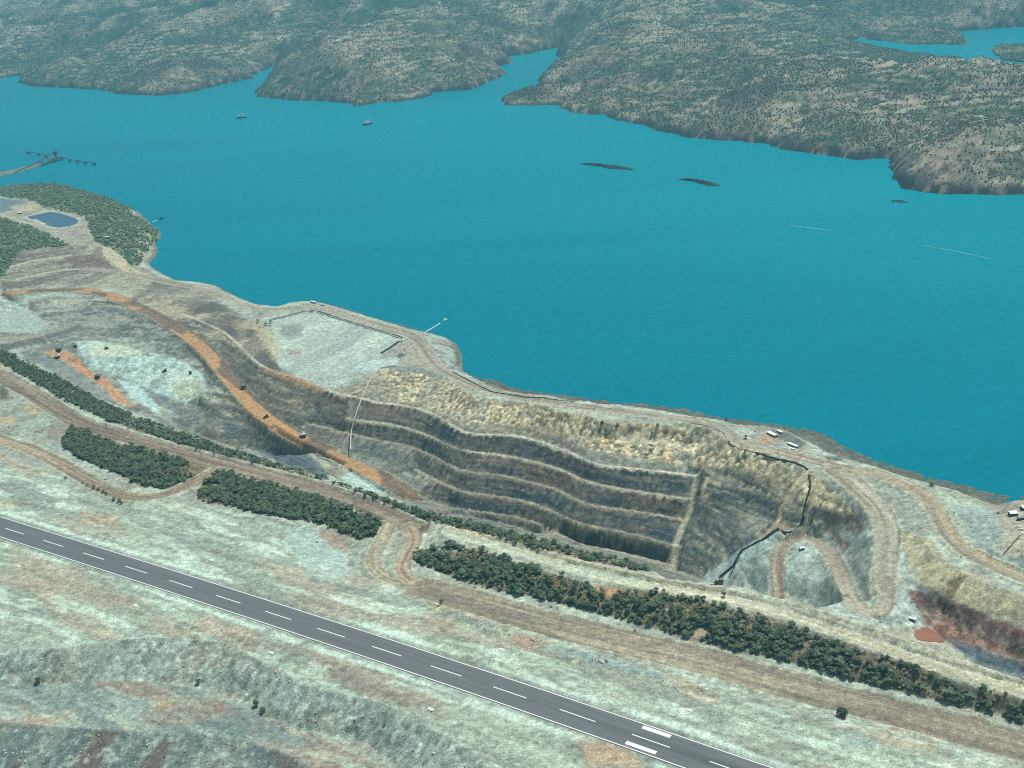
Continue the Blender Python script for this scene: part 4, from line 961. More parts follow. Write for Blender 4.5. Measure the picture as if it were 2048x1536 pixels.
# ================================================================== sea
def sea_material():
    mat = bpy.data.materials.new('sea_water'); nt, N, Lk, bs = nodes(mat)
    g = N.new('ShaderNodeNewGeometry')
    mp = N.new('ShaderNodeMapping'); mp.inputs['Rotation'].default_value = (0, 0, -flipx); mp.inputs['Scale'].default_value = (.00045, .0014, 1)
    Lk.new(g.outputs['Position'], mp.inputs[0])
    n1 = N.new('ShaderNodeTexNoise'); n1.inputs['Scale'].default_value = 1; n1.inputs['Detail'].default_value = 5; n1.inputs['Distortion'].default_value = .6; Lk.new(mp.outputs[0], n1.inputs['Vector'])
    # painted gradient: lighter to the far shore, standing in for grazing sky reflection
    dp = N.new('ShaderNodeVectorMath'); dp.operation = 'DOT_PRODUCT'; dp.inputs[1].default_value = (float(RN[0]), float(RN[1]), 0); Lk.new(g.outputs['Position'], dp.inputs[0])
    md = N.new('ShaderNodeMapRange'); o_ = float(RA[:2] @ RN); md.inputs[1].default_value = o_ + 350; md.inputs[2].default_value = o_ + 2300; Lk.new(dp.outputs['Value'], md.inputs[0])
    mm_ = N.new('ShaderNodeMath'); mm_.operation = 'MULTIPLY_ADD'; mm_.inputs[1].default_value = 1.3; Lk.new(n1.outputs[0], mm_.inputs[0]); 
    ms = N.new('ShaderNodeMath'); ms.operation = 'MULTIPLY_ADD'; ms.inputs[1].default_value = .75; ms.inputs[2].default_value = -.52; Lk.new(md.outputs[0], ms.inputs[0]); Lk.new(ms.outputs[0], mm_.inputs[2])
    cr = N.new('ShaderNodeValToRGB'); e = cr.color_ramp.elements
    e[0].position = .0; e[0].color = (*SEA_A, 1); e[1].position = 1.0; e[1].color = (*SEA_B, 1)
    Lk.new(mm_.outputs[0], cr.inputs[0])
    n3 = N.new('ShaderNodeTexNoise'); n3.inputs['Scale'].default_value = .05; n3.inputs['Detail'].default_value = 4; n3.inputs['Roughness'].default_value = .7; Lk.new(g.outputs['Position'], n3.inputs['Vector'])
    m3 = N.new('ShaderNodeMapRange'); m3.inputs[1].default_value = .3; m3.inputs[2].default_value = .7; m3.inputs[3].default_value = .90; m3.inputs[4].default_value = 1.10; Lk.new(n3.outputs[0], m3.inputs[0])
    v3 = N.new('ShaderNodeVectorMath'); v3.operation = 'SCALE'; Lk.new(cr.outputs[0], v3.inputs[0]); Lk.new(m3.outputs[0], v3.inputs['Scale'])
    Lk.new(v3.outputs[0], bs.inputs['Base Color'])
    bs.inputs['Roughness'].default_value = .3; bs.inputs['IOR'].default_value = 1.33; bs.inputs['Specular IOR Level'].default_value = .05
    n2 = N.new('ShaderNodeTexNoise'); n2.inputs['Scale'].default_value = .09; n2.inputs['Detail'].default_value = 6; n2.inputs['Roughness'].default_value = .65; Lk.new(g.outputs['Position'], n2.inputs['Vector'])
    bp = N.new('ShaderNodeBump'); bp.inputs['Strength'].default_value = .55; bp.inputs['Distance'].default_value = 2.0
    Lk.new(n2.outputs[0], bp.inputs['Height']); Lk.new(bp.outputs[0], bs.inputs['Normal'])
    return mat
SEA_A = (0.0, .168, .230); SEA_B = (.0, .268, .325)
M_SEA = sea_material()
# the sea has a gap where the island stands, so that the pit below sea level stays dry
def sea_mesh():
    bm = bmesh.new()
    X0, X1, Y0, Y1 = -9500, 9500, -1500, 15500
    # outer frame, and a hole round the middle of the island
    hole = [tuple(p) for p in HOLE]
    outer = [(X0, Y0), (X1, Y0), (X1, Y1), (X0, Y1)]
    V = [Vector(p) for p in outer] + [Vector(p) for p in hole]
    n = len(hole)
    E_ = [(0, 1), (1, 2), (2, 3), (3, 0)] + [(4 + i, 4 + (i + 1) % n) for i in range(n)]
    r = delaunay_2d_cdt(V, E_, [], 0, 1e-5)
    hp = np.array(hole)
    def inside(p):
        c = False
        for i in range(n):
            (ax, ay), (bx, by) = hp[i], hp[(i + 1) % n]
            if (ay > p[1]) != (by > p[1]) and p[0] < (bx - ax) * (p[1] - ay) / (by - ay) + ax: c = not c
        return c
    F = []
    for f in r[2]:
        cx = sum(r[0][i][0] for i in f) / len(f); cy = sum(r[0][i][1] for i in f) / len(f)
        if not inside((cx, cy)): F.append(list(f))
    me = bpy.data.meshes.new('sea'); me.from_pydata([(v[0], v[1], 0) for v in r[0]], [], F); me.update()
    me.materials.append(M_SEA); return me
tag(add_obj('sea', sea_mesh()), kind='structure')

# ================================================================== mainland hills across the strait
SH = [(-400,190),(0,157),(44,150),(38,166),(68,173),(137,176),(198,179),(239,188),(308,191),(359,188),(410,178),(451,167),(506,157),(500,152),(530,140),(550,130),(554,130),(543,149),(530,165),(513,183),(516,193),(560,198),(632,202),(700,206),(710,213),(758,205),(820,200),(867,191),(867,184),(946,179),(975,165),(1001,152),(1007,145),(984,135),(1028,126),(1004,113),(1048,109),(1093,99),(1122,94),(1112,111),(1124,118),(1107,130),(1079,160),(1078,168),(1120,172),(1148,183),(1076,188),(1020,192),(1006,199),(1009,210),(1060,210),(1110,210),(1144,226),(1213,229),(1233,239),(1295,250),(1315,263),(1384,274),(1399,277),(1485,284),(1526,287),(1560,297),(1638,309),(1707,319),(1775,318),(1784,338),(1796,374),(1854,386),(1929,388),(2048,390),(2300,400)]
LAG = [(1676,82),(1724,77),(1770,82),(1833,89),(1880,88),(1936,90),(1926,75),(1915,63),(1963,59),(2048,53),(2300,40),(2300,150),(2048,128),(1925,130),(1902,124),(1871,112),(1826,106),(1780,100),(1734,93)]
ISL = [(1977,104),(1988,95),(1997,91),(2028,92),(2060,94),(2120,100),(2120,124),(2030,124),(2007,120),(1990,112)]
shw = places(ln(SH, 0.0))[:, :2]; lgw = places(ln(LAG, 0.0))[:, :2]; isw = places(ln(ISL, 0.0))[:, :2]
def densify2(P, step, close=False, wob=0.0):
    P = np.concatenate([P, P[:1]]) if close else P
    D = dense(np.concatenate([P, np.zeros((len(P), 1))], 1), step)
    D[:, 0] += (fbm(D[:, 0] / 40, D[:, 1] / 40, 301, 3) - .5) * wob; D[:, 1] += (fbm(D[:, 0] / 40 + 50, D[:, 1] / 40, 302, 3) - .5) * wob
    return D[:, :2]
ka = np.arange(-.56, .5601, .00165); yb = [1900.0]
while yb[-1] < 15000: yb.append(yb[-1] + max(5.5, yb[-1] * .0030))
yb = np.array(yb)
MX = (ka[:, None] * yb[None, :]).astype(np.float32); MY = np.broadcast_to(yb[None, :], MX.shape).astype(np.float32)
def distseg(px, py, P):
    d = np.full(px.shape, 1e9, np.float32)
    for (ax, ay), (bx, by) in zip(P[:-1], P[1:]):
        ex, ey = bx - ax, by - ay
        t = np.clip(((px - ax) * ex + (py - ay) * ey) / (ex * ex + ey * ey + 1e-9), 0, 1)
        np.minimum(d, np.hypot(px - ax - t * ex, py - ay - t * ey), out=d)
    return d
wx = MX + (fbm(MX / 45, MY / 45, 311, 4) - .5) * 34; wy = MY + (fbm(MX / 45, MY / 45, 312, 4) - .5) * 34
land_poly = np.concatenate([shw, [(9000, shw[-1][1]), (9000, 16000), (-9500, 16000), (-9500, shw[0][1])]])
land = inpoly(wx, wy, land_poly)
dsh = distseg(wx, wy, shw)
dl = distseg(wx, wy, np.concatenate([lgw, lgw[:1]])); inl = inpoly(wx, wy, lgw)
di = distseg(wx, wy, np.concatenate([isw, isw[:1]])); ini = inpoly(wx, wy, isw)
dist = np.where(land, np.minimum(dsh, dl), -dsh); dist = np.where(inl & land, -dl, dist); dist = np.where(ini, di, dist)
dist = dist.astype(np.float32)
HILLS = [(110,150,220,45),(290,155,260,60),(430,150,240,35),(700,150,420,70),(800,130,420,60),(620,120,350,50),(960,130,200,40),(1150,110,300,50),(1260,95,480,80),(1180,160,200,30),(1380,150,420,45),(1560,170,420,50),(1780,180,380,55),(1980,200,330,45),(1950,320,330,48),(1850,350,200,22),(1620,270,260,35),(1440,240,280,30),(1660,62,260,35),(1880,78,160,25),(1960,8,600,80),(2150,10,600,70),(150,70,700,120),(520,60,700,120),(60,20,1500,170),(700,20,1300,160),(1080,15,1000,170),(1400,10,800,120),(1640,5,500,90)]
hz = np.zeros(MX.shape, np.float32)
pos = np.maximum(dist, 0)
damp = 1 - np.exp(-pos / 260.0)
big = fbm(MX / 900, MY / 900, 320, 3); mid = fbm(MX / 300, MY / 300, 321, 4); sml = fbm(MX / 70, MY / 70, 322, 4); ridg = 1 - np.abs(2 * fbm(MX / 420, MY / 420, 323, 4) - 1)
hz += (7 + 7 * sml) * (1 - np.exp(-pos / 9.0)) + damp * (14 + 50 * (mid - .35) + 95 * (ridg - .66)) + (1 - np.exp(-pos / 900.0)) * 50 * big
for (hx, hy, rr, hh) in HILLS:
    c = place(hx, hy, hh * .6); d2 = ((MX - c[0]) ** 2 + (MY - c[1]) ** 2) / (rr * rr)
    hz += hh * np.exp(-d2) * (1 - np.exp(-pos / 120.0)) * (.75 + .5 * mid)
hz += damp * (sml - .5) * 26
for (hx, hy, rr, fk_) in ((1960,150,620,.6),(1820,125,420,.5),(1830,84,200,.5),(1110,130,160,.5)):
    c = place(hx, hy, 0); hz *= 1 - fk_ * np.exp(-((MX - c[0]) ** 2 + (MY - c[1]) ** 2) / (rr * rr))
# rock terraces: flat-lying sandstone steps
fine = fbm(MX / 16, MY / 16, 331, 4)
hz += damp * (fine - .5) * 13 * (1 - np.exp(-pos / 40))
tb = hz / 13.0 + (mid - .5) * 3; fr = tb - np.floor(tb); stp = sstep(.25, .75, fr)
tmask = sstep(.46, .6, fbm(MX / 260, MY / 260, 325, 3)) * damp
hz += tmask * (stp - fr) * 10.0
hz = np.maximum(hz, 1.0)
hz = np.where(dist > 0, hz, np.maximum(dist * .25, -12)).astype(np.float32)
hz[ini] = np.minimum(hz[ini], 16 + 8 * sml[ini])
gx = np.gradient(hz, axis=0) / np.gradient(MX, axis=0); gy = np.gradient(hz, axis=1) / np.gradient(MY, axis=1)
msl = np.degrees(np.arctan(np.hypot(gx, gy)))
MC = np.zeros(MX.shape + (3,), np.float32); MC[:] = lin((94, 106, 84))
def mmix(mask, rgb, a=1.0):
    k = np.clip(mask * a, 0, 1)[..., None].astype(np.float32); MC[:] = MC * (1 - k) + lin(rgb).astype(np.float32) * k
pat = fbm(MX / 190, MY / 190, 332, 4)
mmix(sstep(.48, .6, pat), (112, 114, 94), .8); mmix(sstep(.55, .68, sml), (130, 128, 108), .7)
outc = sstep(.30, .42, fr) * sstep(.78, .62, fr) * sstep(.45, .57, fbm(MX / 130, MY / 130, 333, 3))
mmix(outc * damp, (196, 186, 160), .9)
mmix(sstep(.56, .66, fbm(MX / 120, MY / 120, 334, 3)) * sstep(14, 26, msl), (198, 186, 158), .85)
mmix(sstep(.60, .70, fbm(MX / 150, MY / 150, 335, 3)), (146, 128, 116), .5)
mmix(sstep(30, 42, msl), (104, 98, 92), .85); mmix(sstep(36, 50, msl) * sstep(.5, .4, fine), (66, 66, 68), .85)
mmix(sstep(16, 5, pos + (sml - .5) * 16), (92, 84, 78), .9); mmix(sstep(7, 1.5, pos + (fine - .5) * 8), (52, 52, 56), .9)
mmix(sstep(.60, .68, fine), (168, 160, 140), .55); mmix(sstep(.42, .34, fine), (62, 66, 60), .6)
def blur(a, n):
    for ax in (0, 1):
        p = np.pad(a, [(n + 1, n) if i == ax else (0, 0) for i in (0, 1)], mode='edge'); c = np.cumsum(p, axis=ax, dtype=np.float64)
        a = ((c[2*n+1:] - c[:-2*n-1]) if ax == 0 else (c[:, 2*n+1:] - c[:, :-2*n-1])) / (2*n + 1)
    return a.astype(np.float32)
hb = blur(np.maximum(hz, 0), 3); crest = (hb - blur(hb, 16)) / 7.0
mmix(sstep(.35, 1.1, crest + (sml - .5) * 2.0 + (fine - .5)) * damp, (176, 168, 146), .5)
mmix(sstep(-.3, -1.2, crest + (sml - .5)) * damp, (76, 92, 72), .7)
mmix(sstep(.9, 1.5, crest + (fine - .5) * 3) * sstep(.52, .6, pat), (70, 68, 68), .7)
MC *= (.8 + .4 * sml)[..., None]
keep = hz > -6
fk = keep[:-1, :-1] & keep[1:, :-1] & keep[:-1, 1:] & keep[1:, 1:]
mi = np.arange(MX.size).reshape(MX.shape)
Q = np.stack([mi[:-1, :-1], mi[1:, :-1], mi[1:, 1:], mi[:-1, 1:]], -1)[fk]
u, inv = np.unique(Q, return_inverse=True)
MV = np.stack([MX.ravel(), MY.ravel(), hz.ravel()], 1)
M_HILL = ground_material('sandstone_and_scrub', s1=.2, s2=.045, bump=.6, lo=.55, hi=1.45, grade=0.0)
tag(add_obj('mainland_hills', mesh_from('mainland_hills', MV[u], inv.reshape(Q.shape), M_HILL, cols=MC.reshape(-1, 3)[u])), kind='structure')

# ================================================================== air
def haze_box():
    mb = MB(); mb.box((0, 7000, 280), (19400, 17400, 760))
    mat = bpy.data.materials.new('sea_haze'); mat.use_nodes = True; nt = mat.node_tree; nt.nodes.clear()
    out = nt.nodes.new('ShaderNodeOutputMaterial'); pv = nt.nodes.new('ShaderNodeVolumePrincipled')
    pv.inputs['Color'].default_value = (.20, .80, .95, 1); pv.inputs['Density'].default_value = HAZE_D; pv.inputs['Anisotropy'].default_value = .15
    nt.links.new(pv.outputs[0], out.inputs['Volume'])
    o = mb.build('haze', mat); tag(o, 'thin blue haze over the strait and hills', 'haze', kind='stuff'); return o
HAZE_D = 8.5e-5
haze_box()
# ================================================================== vegetation
def leaf_material(name, rgb, var=.35):
    mat = bpy.data.materials.new(name); nt, N, Lk, bs = nodes(mat)
    oi = N.new('ShaderNodeObjectInfo'); g = N.new('ShaderNodeNewGeometry')
    n1 = N.new('ShaderNodeTexNoise'); n1.inputs['Scale'].default_value = .5; n1.inputs['Detail'].default_value = 3; Lk.new(g.outputs['Position'], n1.inputs['Vector'])
    hs = N.new('ShaderNodeHueSaturation'); hs.inputs['Color'].default_value = (*rgb, 1)
    m1 = N.new('ShaderNodeMapRange'); m1.inputs[3].default_value = .465; m1.inputs[4].default_value = .525; Lk.new(oi.outputs['Random'], m1.inputs[0]); Lk.new(m1.outputs[0], hs.inputs['Hue'])
    ad = N.new('ShaderNodeMath'); ad.operation = 'MULTIPLY_ADD'; ad.inputs[1].default_value = 7.31; ad.inputs[2].default_value = .17; Lk.new(oi.outputs['Random'], ad.inputs[0])
    fr = N.new('ShaderNodeMath'); fr.operation = 'FRACT'; Lk.new(ad.outputs[0], fr.inputs[0])
    m2 = N.new('ShaderNodeMapRange'); m2.inputs[3].default_value = 1 - var; m2.inputs[4].default_value = 1 + var * 1.3; Lk.new(fr.outputs[0], m2.inputs[0])
    m3 = N.new('ShaderNodeMapRange'); m3.inputs[1].default_value = .3; m3.inputs[2].default_value = .7; m3.inputs[3].default_value = .6; m3.inputs[4].default_value = 1.4; Lk.new(n1.outputs[0], m3.inputs[0])
    mu = N.new('ShaderNodeMath'); mu.operation = 'MULTIPLY'; Lk.new(m2.outputs[0], mu.inputs[0]); Lk.new(m3.outputs[0], mu.inputs[1]); Lk.new(mu.outputs[0], hs.inputs['Value'])
    Lk.new(hs.outputs[0], bs.inputs['Base Color']); bs.inputs['Roughness'].default_value = .8; bs.inputs['Specular IOR Level'].default_value = .15
    return mat
M_LEAF = leaf_material('eucalypt_leaves', (.125, .178, .100))
M_SCRUB = leaf_material('dry_scrub_leaves', (.150, .165, .095))
M_BARK = flat_mat('pale_bark', (120, 108, 96), .9, .6)

def crown_mesh(name, seed, w, h, n, dens=1.0, mat=M_LEAF, base=1.2):
    """an open crown: leaf sprays set on several lobes, gaps between them"""
    r = np.random.default_rng(seed); lobes = []
    for i in range(r.integers(5, 8)):
        a = r.uniform(0, 6.283); q = r.uniform(.1, .62) * w / 2
        lobes.append((math.cos(a) * q, math.sin(a) * q, base + h * r.uniform(.32, .78), r.uniform(.26, .42) * w, r.uniform(.22, .34) * h))
    V = []; F = []
    for i in range(n):
        lx, ly, lz, lr, lh = lobes[r.integers(len(lobes))]
        d = r.normal(size=3); d /= np.linalg.norm(d); d[2] = abs(d[2]) * 1.0 - .25
        p = np.array([lx, ly, lz]) + d * np.array([lr, lr, lh]) * r.uniform(.75, 1.05)
        s = r.uniform(.35, .62) * w / 6.0 * dens
        nrm = d * .7 + np.array([0, 0, .75]) + r.normal(size=3) * .4; nrm /= np.linalg.norm(nrm)
        t = np.cross(nrm, r.normal(size=3)); t /= np.linalg.norm(t) + 1e-9; b = np.cross(nrm, t)
        k = len(V)
        V += [p - t*s - b*s*.55, p + t*s*.2 - b*s*.8, p + t*s*1.1 + b*s*.1, p + b*s*.85 - t*s*.15]
        F.append([k, k+1, k+2, k+3])
    return mesh_from(name, V, F, mat)

def trunk_mesh(name, seed, w, h, base=1.2):
    r = random.Random(seed); mb = MB()
    top = Vector((r.uniform(-.4, .4), r.uniform(-.4, .4), base + h * .35))
    mb.tube([(0, 0, -1.0), (top.x * .4, top.y * .4, base * .6), tuple(top)], [.22, .17, .12], 5)
    for i in range(4):
        a = r.uniform(0, 6.28); q = r.uniform(.2, .4) * w
        mb.tube([tuple(top * .8), (math.cos(a) * q * .6, math.sin(a) * q * .6, base + h * .5), (math.cos(a) * q, math.sin(a) * q, base + h * .72)], [.09, .06, .03], 4)
    return mb.mesh(name, M_BARK)

KINDS = []
for i, (w, h) in enumerate(((6.6, 5.6), (5.4, 5.0), (7.6, 6.2), (4.6, 3.8), (6.0, 4.4))):
    KINDS.append((crown_mesh('crown', 100 + i, w, h, 210), trunk_mesh('trunk', 200 + i, w, h)))
KSCRUB = [crown_mesh('scrub_crown', 150 + i, 3.4, 2.2, 46, 1.5, M_SCRUB, .1) for i in range(3)]

def scatter(mask, spacing, seed, jitter=.8, thin=None):
    """places on the ground inside a mask, about one in spacing squared"""
    r = np.random.default_rng(seed)
    idx = np.nonzero(mask > .5)
    if len(idx[0]) == 0: return np.zeros((0, 3))
    area = (np.gradient(gu)[idx[0]] * np.gradient(gv)[idx[1]])
    p = area / (spacing * spacing)
    if thin is not None: p = p * thin[idx]
    k = r.random(len(p)) < p
    i, j = idx[0][k], idx[1][k]
    x = GX[i, j] + r.uniform(-jitter, jitter, len(i)); y = GY[i, j] + r.uniform(-jitter, jitter, len(i))
    return np.stack([x, y, GZF[i, j]], 1)

clear = np.ones((NU, NV), np.float32)
for name in ROADS: clear *= sstep(ROADS[name][1] / 2 + .5, ROADS[name][1] / 2 + 3.5, ROADD[name])
bare = np.zeros((NU, NV), np.float32)
for pts in ([(1180,1166),(1252,1178),(1228,1197),(1183,1182)], [(1388,1262),(1420,1250),(1412,1274),(1380,1287)], [(205,868),(248,868),(238,888),(196,882)], [(385,925),(425,932),(398,955),(370,948)]):
    bare = np.maximum(bare, poly(pts, 2, 2))
brown = np.maximum.reduce([poly([(1085,1145),(1170,1165),(1180,1185),(1150,1200),(1100,1180)], 5, 7), poly([(1260,1172),(1400,1205),(1500,1232),(1560,1262),(1480,1250),(1380,1225),(1290,1200)], 6, 8), poly([(1700,1295),(1900,1362),(2100,1420),(2100,1440),(1900,1385),(1720,1320)], 6, 8), poly([(880,1092),(980,1115),(960,1130),(860,1110)], 6, 8)])
openness = clear * (1 - bare) * (1 - .82 * brown)
trees = []
for nm, sp in (('copse_west', 3.1), ('copse_middle', 3.1), ('ridge', 3.5), ('strip', 3.9)):
    P = scatter((VEG[nm] > .55) & (PXA > -60) & (PXA < 2110), sp, 500 + len(nm), thin=openness * (.45 + .9 * sstep(.36, .54, N12 * .5 + N40 * .5)))
    d = np.hypot(np.hypot(P[:, 0], P[:, 1]), P[:, 2] - CAM_H)
    for p, dd in zip(P, d): trees.append((dd, nm, p))
trees.sort(key=lambda t: t[0])
LAB = {'copse_west': ('dense green gum tree in the copse inside the haul road bend', 'trees of the copse inside the haul road bend'),
       'copse_middle': ('dense green gum tree in the copse between haul road and pale mound', 'trees of the copse between haul road and mound'),
       'ridge': ('green gum tree on the scrubby ridge beside the wide haul road', 'trees on the ridge beside the wide haul road'),
       'strip': ('green gum tree on the narrow scrub strip along the pit edge', 'trees of the scrub strip along the pit edge')}
quota = {'copse_west': 70, 'copse_middle': 80, 'ridge': 110, 'strip': 36}
rest = []; r_ = random.Random(3)
for dd, nm, p in trees:
    k = r_.randrange(len(KINDS)); s = r_.uniform(.5, .95) * (1.0 if nm != 'strip' else .85); rz = r_.uniform(0, 6.28)
    if quota[nm] > 0:
        quota[nm] -= 1
        t = empty('gum_tree', (p[0], p[1], p[2] - .2), rz); t.scale = (s, s, s * r_.uniform(.85, 1.1)); tag(t, LAB[nm][0], 'tree', LAB[nm][1])
        add_obj('crown', KINDS[k][0], t); add_obj('trunk', KINDS[k][1], t)
    else: rest.append((p, s))

def pointcloud_scatter(name, P, S, meshes, label, cat, mat=None, flatten=1.0):
    """stuff: one object whose points each carry one of a few shrub meshes"""
    me = bpy.data.meshes.new(name)
    P = np.asarray(P, np.float32); me.vertices.add(len(P)); me.vertices.foreach_set('co', P.ravel())
    at = me.attributes.new('size', 'FLOAT', 'POINT'); at.data.foreach_set('value', np.asarray(S, np.float32))
    o = add_obj(name, me)
    ng = bpy.data.node_groups.new(name + '_nodes', 'GeometryNodeTree')
    ng.interface.new_socket('Geometry', in_out='INPUT', socket_type='NodeSocketGeometry'); ng.interface.new_socket('Geometry', in_out='OUTPUT', socket_type='NodeSocketGeometry')
    N = ng.nodes; Lk = ng.links
    gi = N.new('NodeGroupInput'); go = N.new('NodeGroupOutput')
    ip = N.new('GeometryNodeInstanceOnPoints'); Lk.new(gi.outputs[0], ip.inputs['Points'])
    if meshes is None:
        ic = N.new('GeometryNodeMeshIcoSphere'); ic.inputs['Radius'].default_value = 1.0; ic.inputs['Subdivisions'].default_value = 2
        nz = N.new('ShaderNodeTexNoise'); nz.inputs['Scale'].default_value = 1.7; nz.inputs['Detail'].default_value = 2
        vm = N.new('ShaderNodeVectorMath'); vm.operation = 'MULTIPLY_ADD'; vm.inputs[1].default_value = (1.5, 1.5, 1.1); vm.inputs[2].default_value = (-.75, -.75, -.25); Lk.new(nz.outputs['Color'], vm.inputs[0])
        sp = N.new('GeometryNodeSetPosition'); Lk.new(ic.outputs['Mesh'], sp.inputs[0]); Lk.new(vm.outputs[0], sp.inputs['Offset'])
        sm = N.new('GeometryNodeSetMaterial'); sm.inputs['Material'].default_value = mat; Lk.new(sp.outputs[0], sm.inputs[0]); Lk.new(sm.outputs[0], ip.inputs['Instance'])
    else:
        gj = N.new('GeometryNodeGeometryToInstance')
        for ob in meshes:
            oi = N.new('GeometryNodeObjectInfo'); oi.inputs['Object'].default_value = ob; oi.inputs['As Instance'].default_value = True; oi.transform_space = 'ORIGINAL'
            Lk.new(oi.outputs['Geometry'], gj.inputs[0])
        Lk.new(gj.outputs[0], ip.inputs['Instance']); ip.inputs['Pick Instance'].default_value = True
        ri = N.new('FunctionNodeRandomValue'); ri.data_type = 'INT'; ri.inputs[4].default_value = 0; ri.inputs[5].default_value = len(meshes) - 1; Lk.new(ri.outputs[2], ip.inputs['Instance Index'])
    rv = N.new('FunctionNodeRandomValue'); rv.data_type = 'FLOAT_VECTOR'; rv.inputs[0].default_value = (-.12, -.12, 0); rv.inputs[1].default_value = (.12, .12, 6.283); Lk.new(rv.outputs[0], ip.inputs['Rotation'])
    na = N.new('GeometryNodeInputNamedAttribute'); na.data_type = 'FLOAT'; na.inputs[0].default_value = 'size'
    cx = N.new('ShaderNodeCombineXYZ'); fz = N.new('ShaderNodeMath'); fz.operation = 'MULTIPLY'; fz.inputs[1].default_value = flatten
    Lk.new(na.outputs[0], cx.inputs[0]); Lk.new(na.outputs[0], cx.inputs[1]); Lk.new(na.outputs[0], fz.inputs[0]); Lk.new(fz.outputs[0], cx.inputs[2]); Lk.new(cx.outputs[0], ip.inputs['Scale'])
    Lk.new(ip.outputs[0], go.inputs[0])
    md = o.modifiers.new('scatter', 'NODES'); md.node_group = ng
    tag(o, label, cat, kind='stuff'); return o

crowns = []; seen_me = set()
for o in bpy.data.objects:
    if o.name.startswith('crown') and o.data and o.data.name not in seen_me: seen_me.add(o.data.name); crowns.append(o)
pointcloud_scatter('woodland', [p for p, s in rest], [s for p, s in rest], crowns, 'green gum woodland along the haul roads and pit edge', 'woodland')
# low scrub between the trees, on the knoll and the headland
low = scatter((VEG['ridge'] > .5) | (VEG['copse_west'] > .5) | (VEG['copse_middle'] > .5) | (VEG['strip'] > .5), 2.7, 520, thin=clear * (1 - bare) * (.6 + .2 * brown))
pointcloud_scatter('scrub', low, rng.uniform(.7, 1.5, len(low)), None, 'low olive and brown scrub under the trees', 'scrub', M_SCRUB, .75)
hd = scatter((VEG['headland'] > .5) | (VEG['knoll'] > .5), 5.6, 530, thin=.45 + .8 * sstep(.36, .55, N40 * .5 + N12 * .5))
pointcloud_scatter('headland_scrub', hd, rng.uniform(1.6, 3.4, len(hd)), None, 'dark green scrub covering the headland beside the reservoir', 'scrub', M_LEAF, .85)
# sparse bushes on the edges of roads, slopes and shore
ed = scatter(((STRIP < .5) & (DUMP < .5) & (ROADM < .1) & (SCRUBG < .4) & (Z0 > 18) & (SL < 34) & (PYA < 1450)), 40, 540, thin=clear)
pointcloud_scatter('edge_bushes', ed, rng.uniform(.5, 1.3, len(ed)), None, 'small bushes scattered along road edges and benches', 'bushes', M_SCRUB, .8)

# mainland scrub: several shrubs to every patch of ground, thinner on bare rock
mm = (hz > 3) & (dist > 6) & (np.abs(MX / MY) < .47) & (MY < 9500)
ii = np.nonzero(mm)
cell = (np.gradient(MX, axis=0) * np.gradient(MY, axis=1))[ii]
dens = (.25 + .95 * sstep(.5, .2, outc[ii]) ) * (.25 + 1.0 * sstep(.40, .60, pat[ii] * .5 + sml[ii] * .5)) * sstep(44, 30, msl[ii])
k = rng.random(len(ii[0])) < np.minimum(cell / (8.0 ** 2) * dens * (MY[ii] / 3600.0) ** -.6, .92)
px_ = MX[ii][k] + rng.uniform(-3, 3, k.sum()); py_ = MY[ii][k] + rng.uniform(-3, 3, k.sum())
MP = np.stack([px_, py_, hz[ii][k] + .6], 1)
MS = rng.uniform(1.1, 2.7, len(MP)) * np.sqrt(MP[:, 1] / 3300.0)
M_HSCRUB = leaf_material('hill_scrub_leaves', (.105, .132, .088), .3)
pointcloud_scatter('hill_scrub', MP, MS, None, 'grey green scrub covering the mainland hills', 'scrub', M_HSCRUB, .8)
# ================================================================== built things
M_WHITE = flat_mat('white_painted_steel', (242, 244, 238), .5, .92, .8, .04)
M_GREYR = flat_mat('grey_steel_roof', (150, 158, 160), .5, .7)
M_DARKW = flat_mat('dark_shaded_cladding', (70, 78, 78), .7, .7)  # dark paint; on the camp cabins the wall shade is put into this colour
M_YEL = flat_mat('dusty_yellow_paint', (176, 138, 78), .6, .7, 1.2, .2)
M_DUSTY = flat_mat('dust_covered_steel', (120, 102, 88), .8, .7, 1.2, .25)
M_TYRE = flat_mat('tyre_rubber', (46, 44, 44), .9, .8)
M_GLASS = flat_mat('dark_window_glass', (34, 42, 48), .15, .8)
M_ORE = flat_mat('ore_load', (150, 140, 130), .95, .75, 1.5, .35)
M_PIPEB = flat_mat('black_poly_pipe', (44, 50, 50), .5, .8)
M_PIPEW = flat_mat('pale_pipe', (214, 210, 196), .6, .8)
M_RUST = flat_mat('rusty_steel', (132, 88, 60), .85, .7, 1.5, .35)
M_STEELD = flat_mat('weathered_jetty_steel', (88, 88, 92), .7, .7, .4, .25)
M_RED = flat_mat('red_oxide_steel', (120, 92, 90), .7, .7)
M_CONC = flat_mat('jetty_concrete', (150, 146, 140), .9, .7)
M_HULL = flat_mat('dark_blue_hull', (30, 52, 64), .4, .8)
M_FOAM = flat_mat('white_wake_foam', (214, 240, 240), .9, .8)
M_LINER = flat_mat('dark_drain_liner', (66, 82, 78), .6, .7, .5, .2)
M_ROCK = flat_mat('pale_boulder', (206, 206, 186), .95, .75, 1.2, .2)
M_REEF = flat_mat('wet_dark_reef_rock', (52, 62, 60), .7, .7, .2, .4)

def heading(a, b):
    p, q = find(*a), find(*b); return math.atan2(q[1] - p[1], q[0] - p[0])

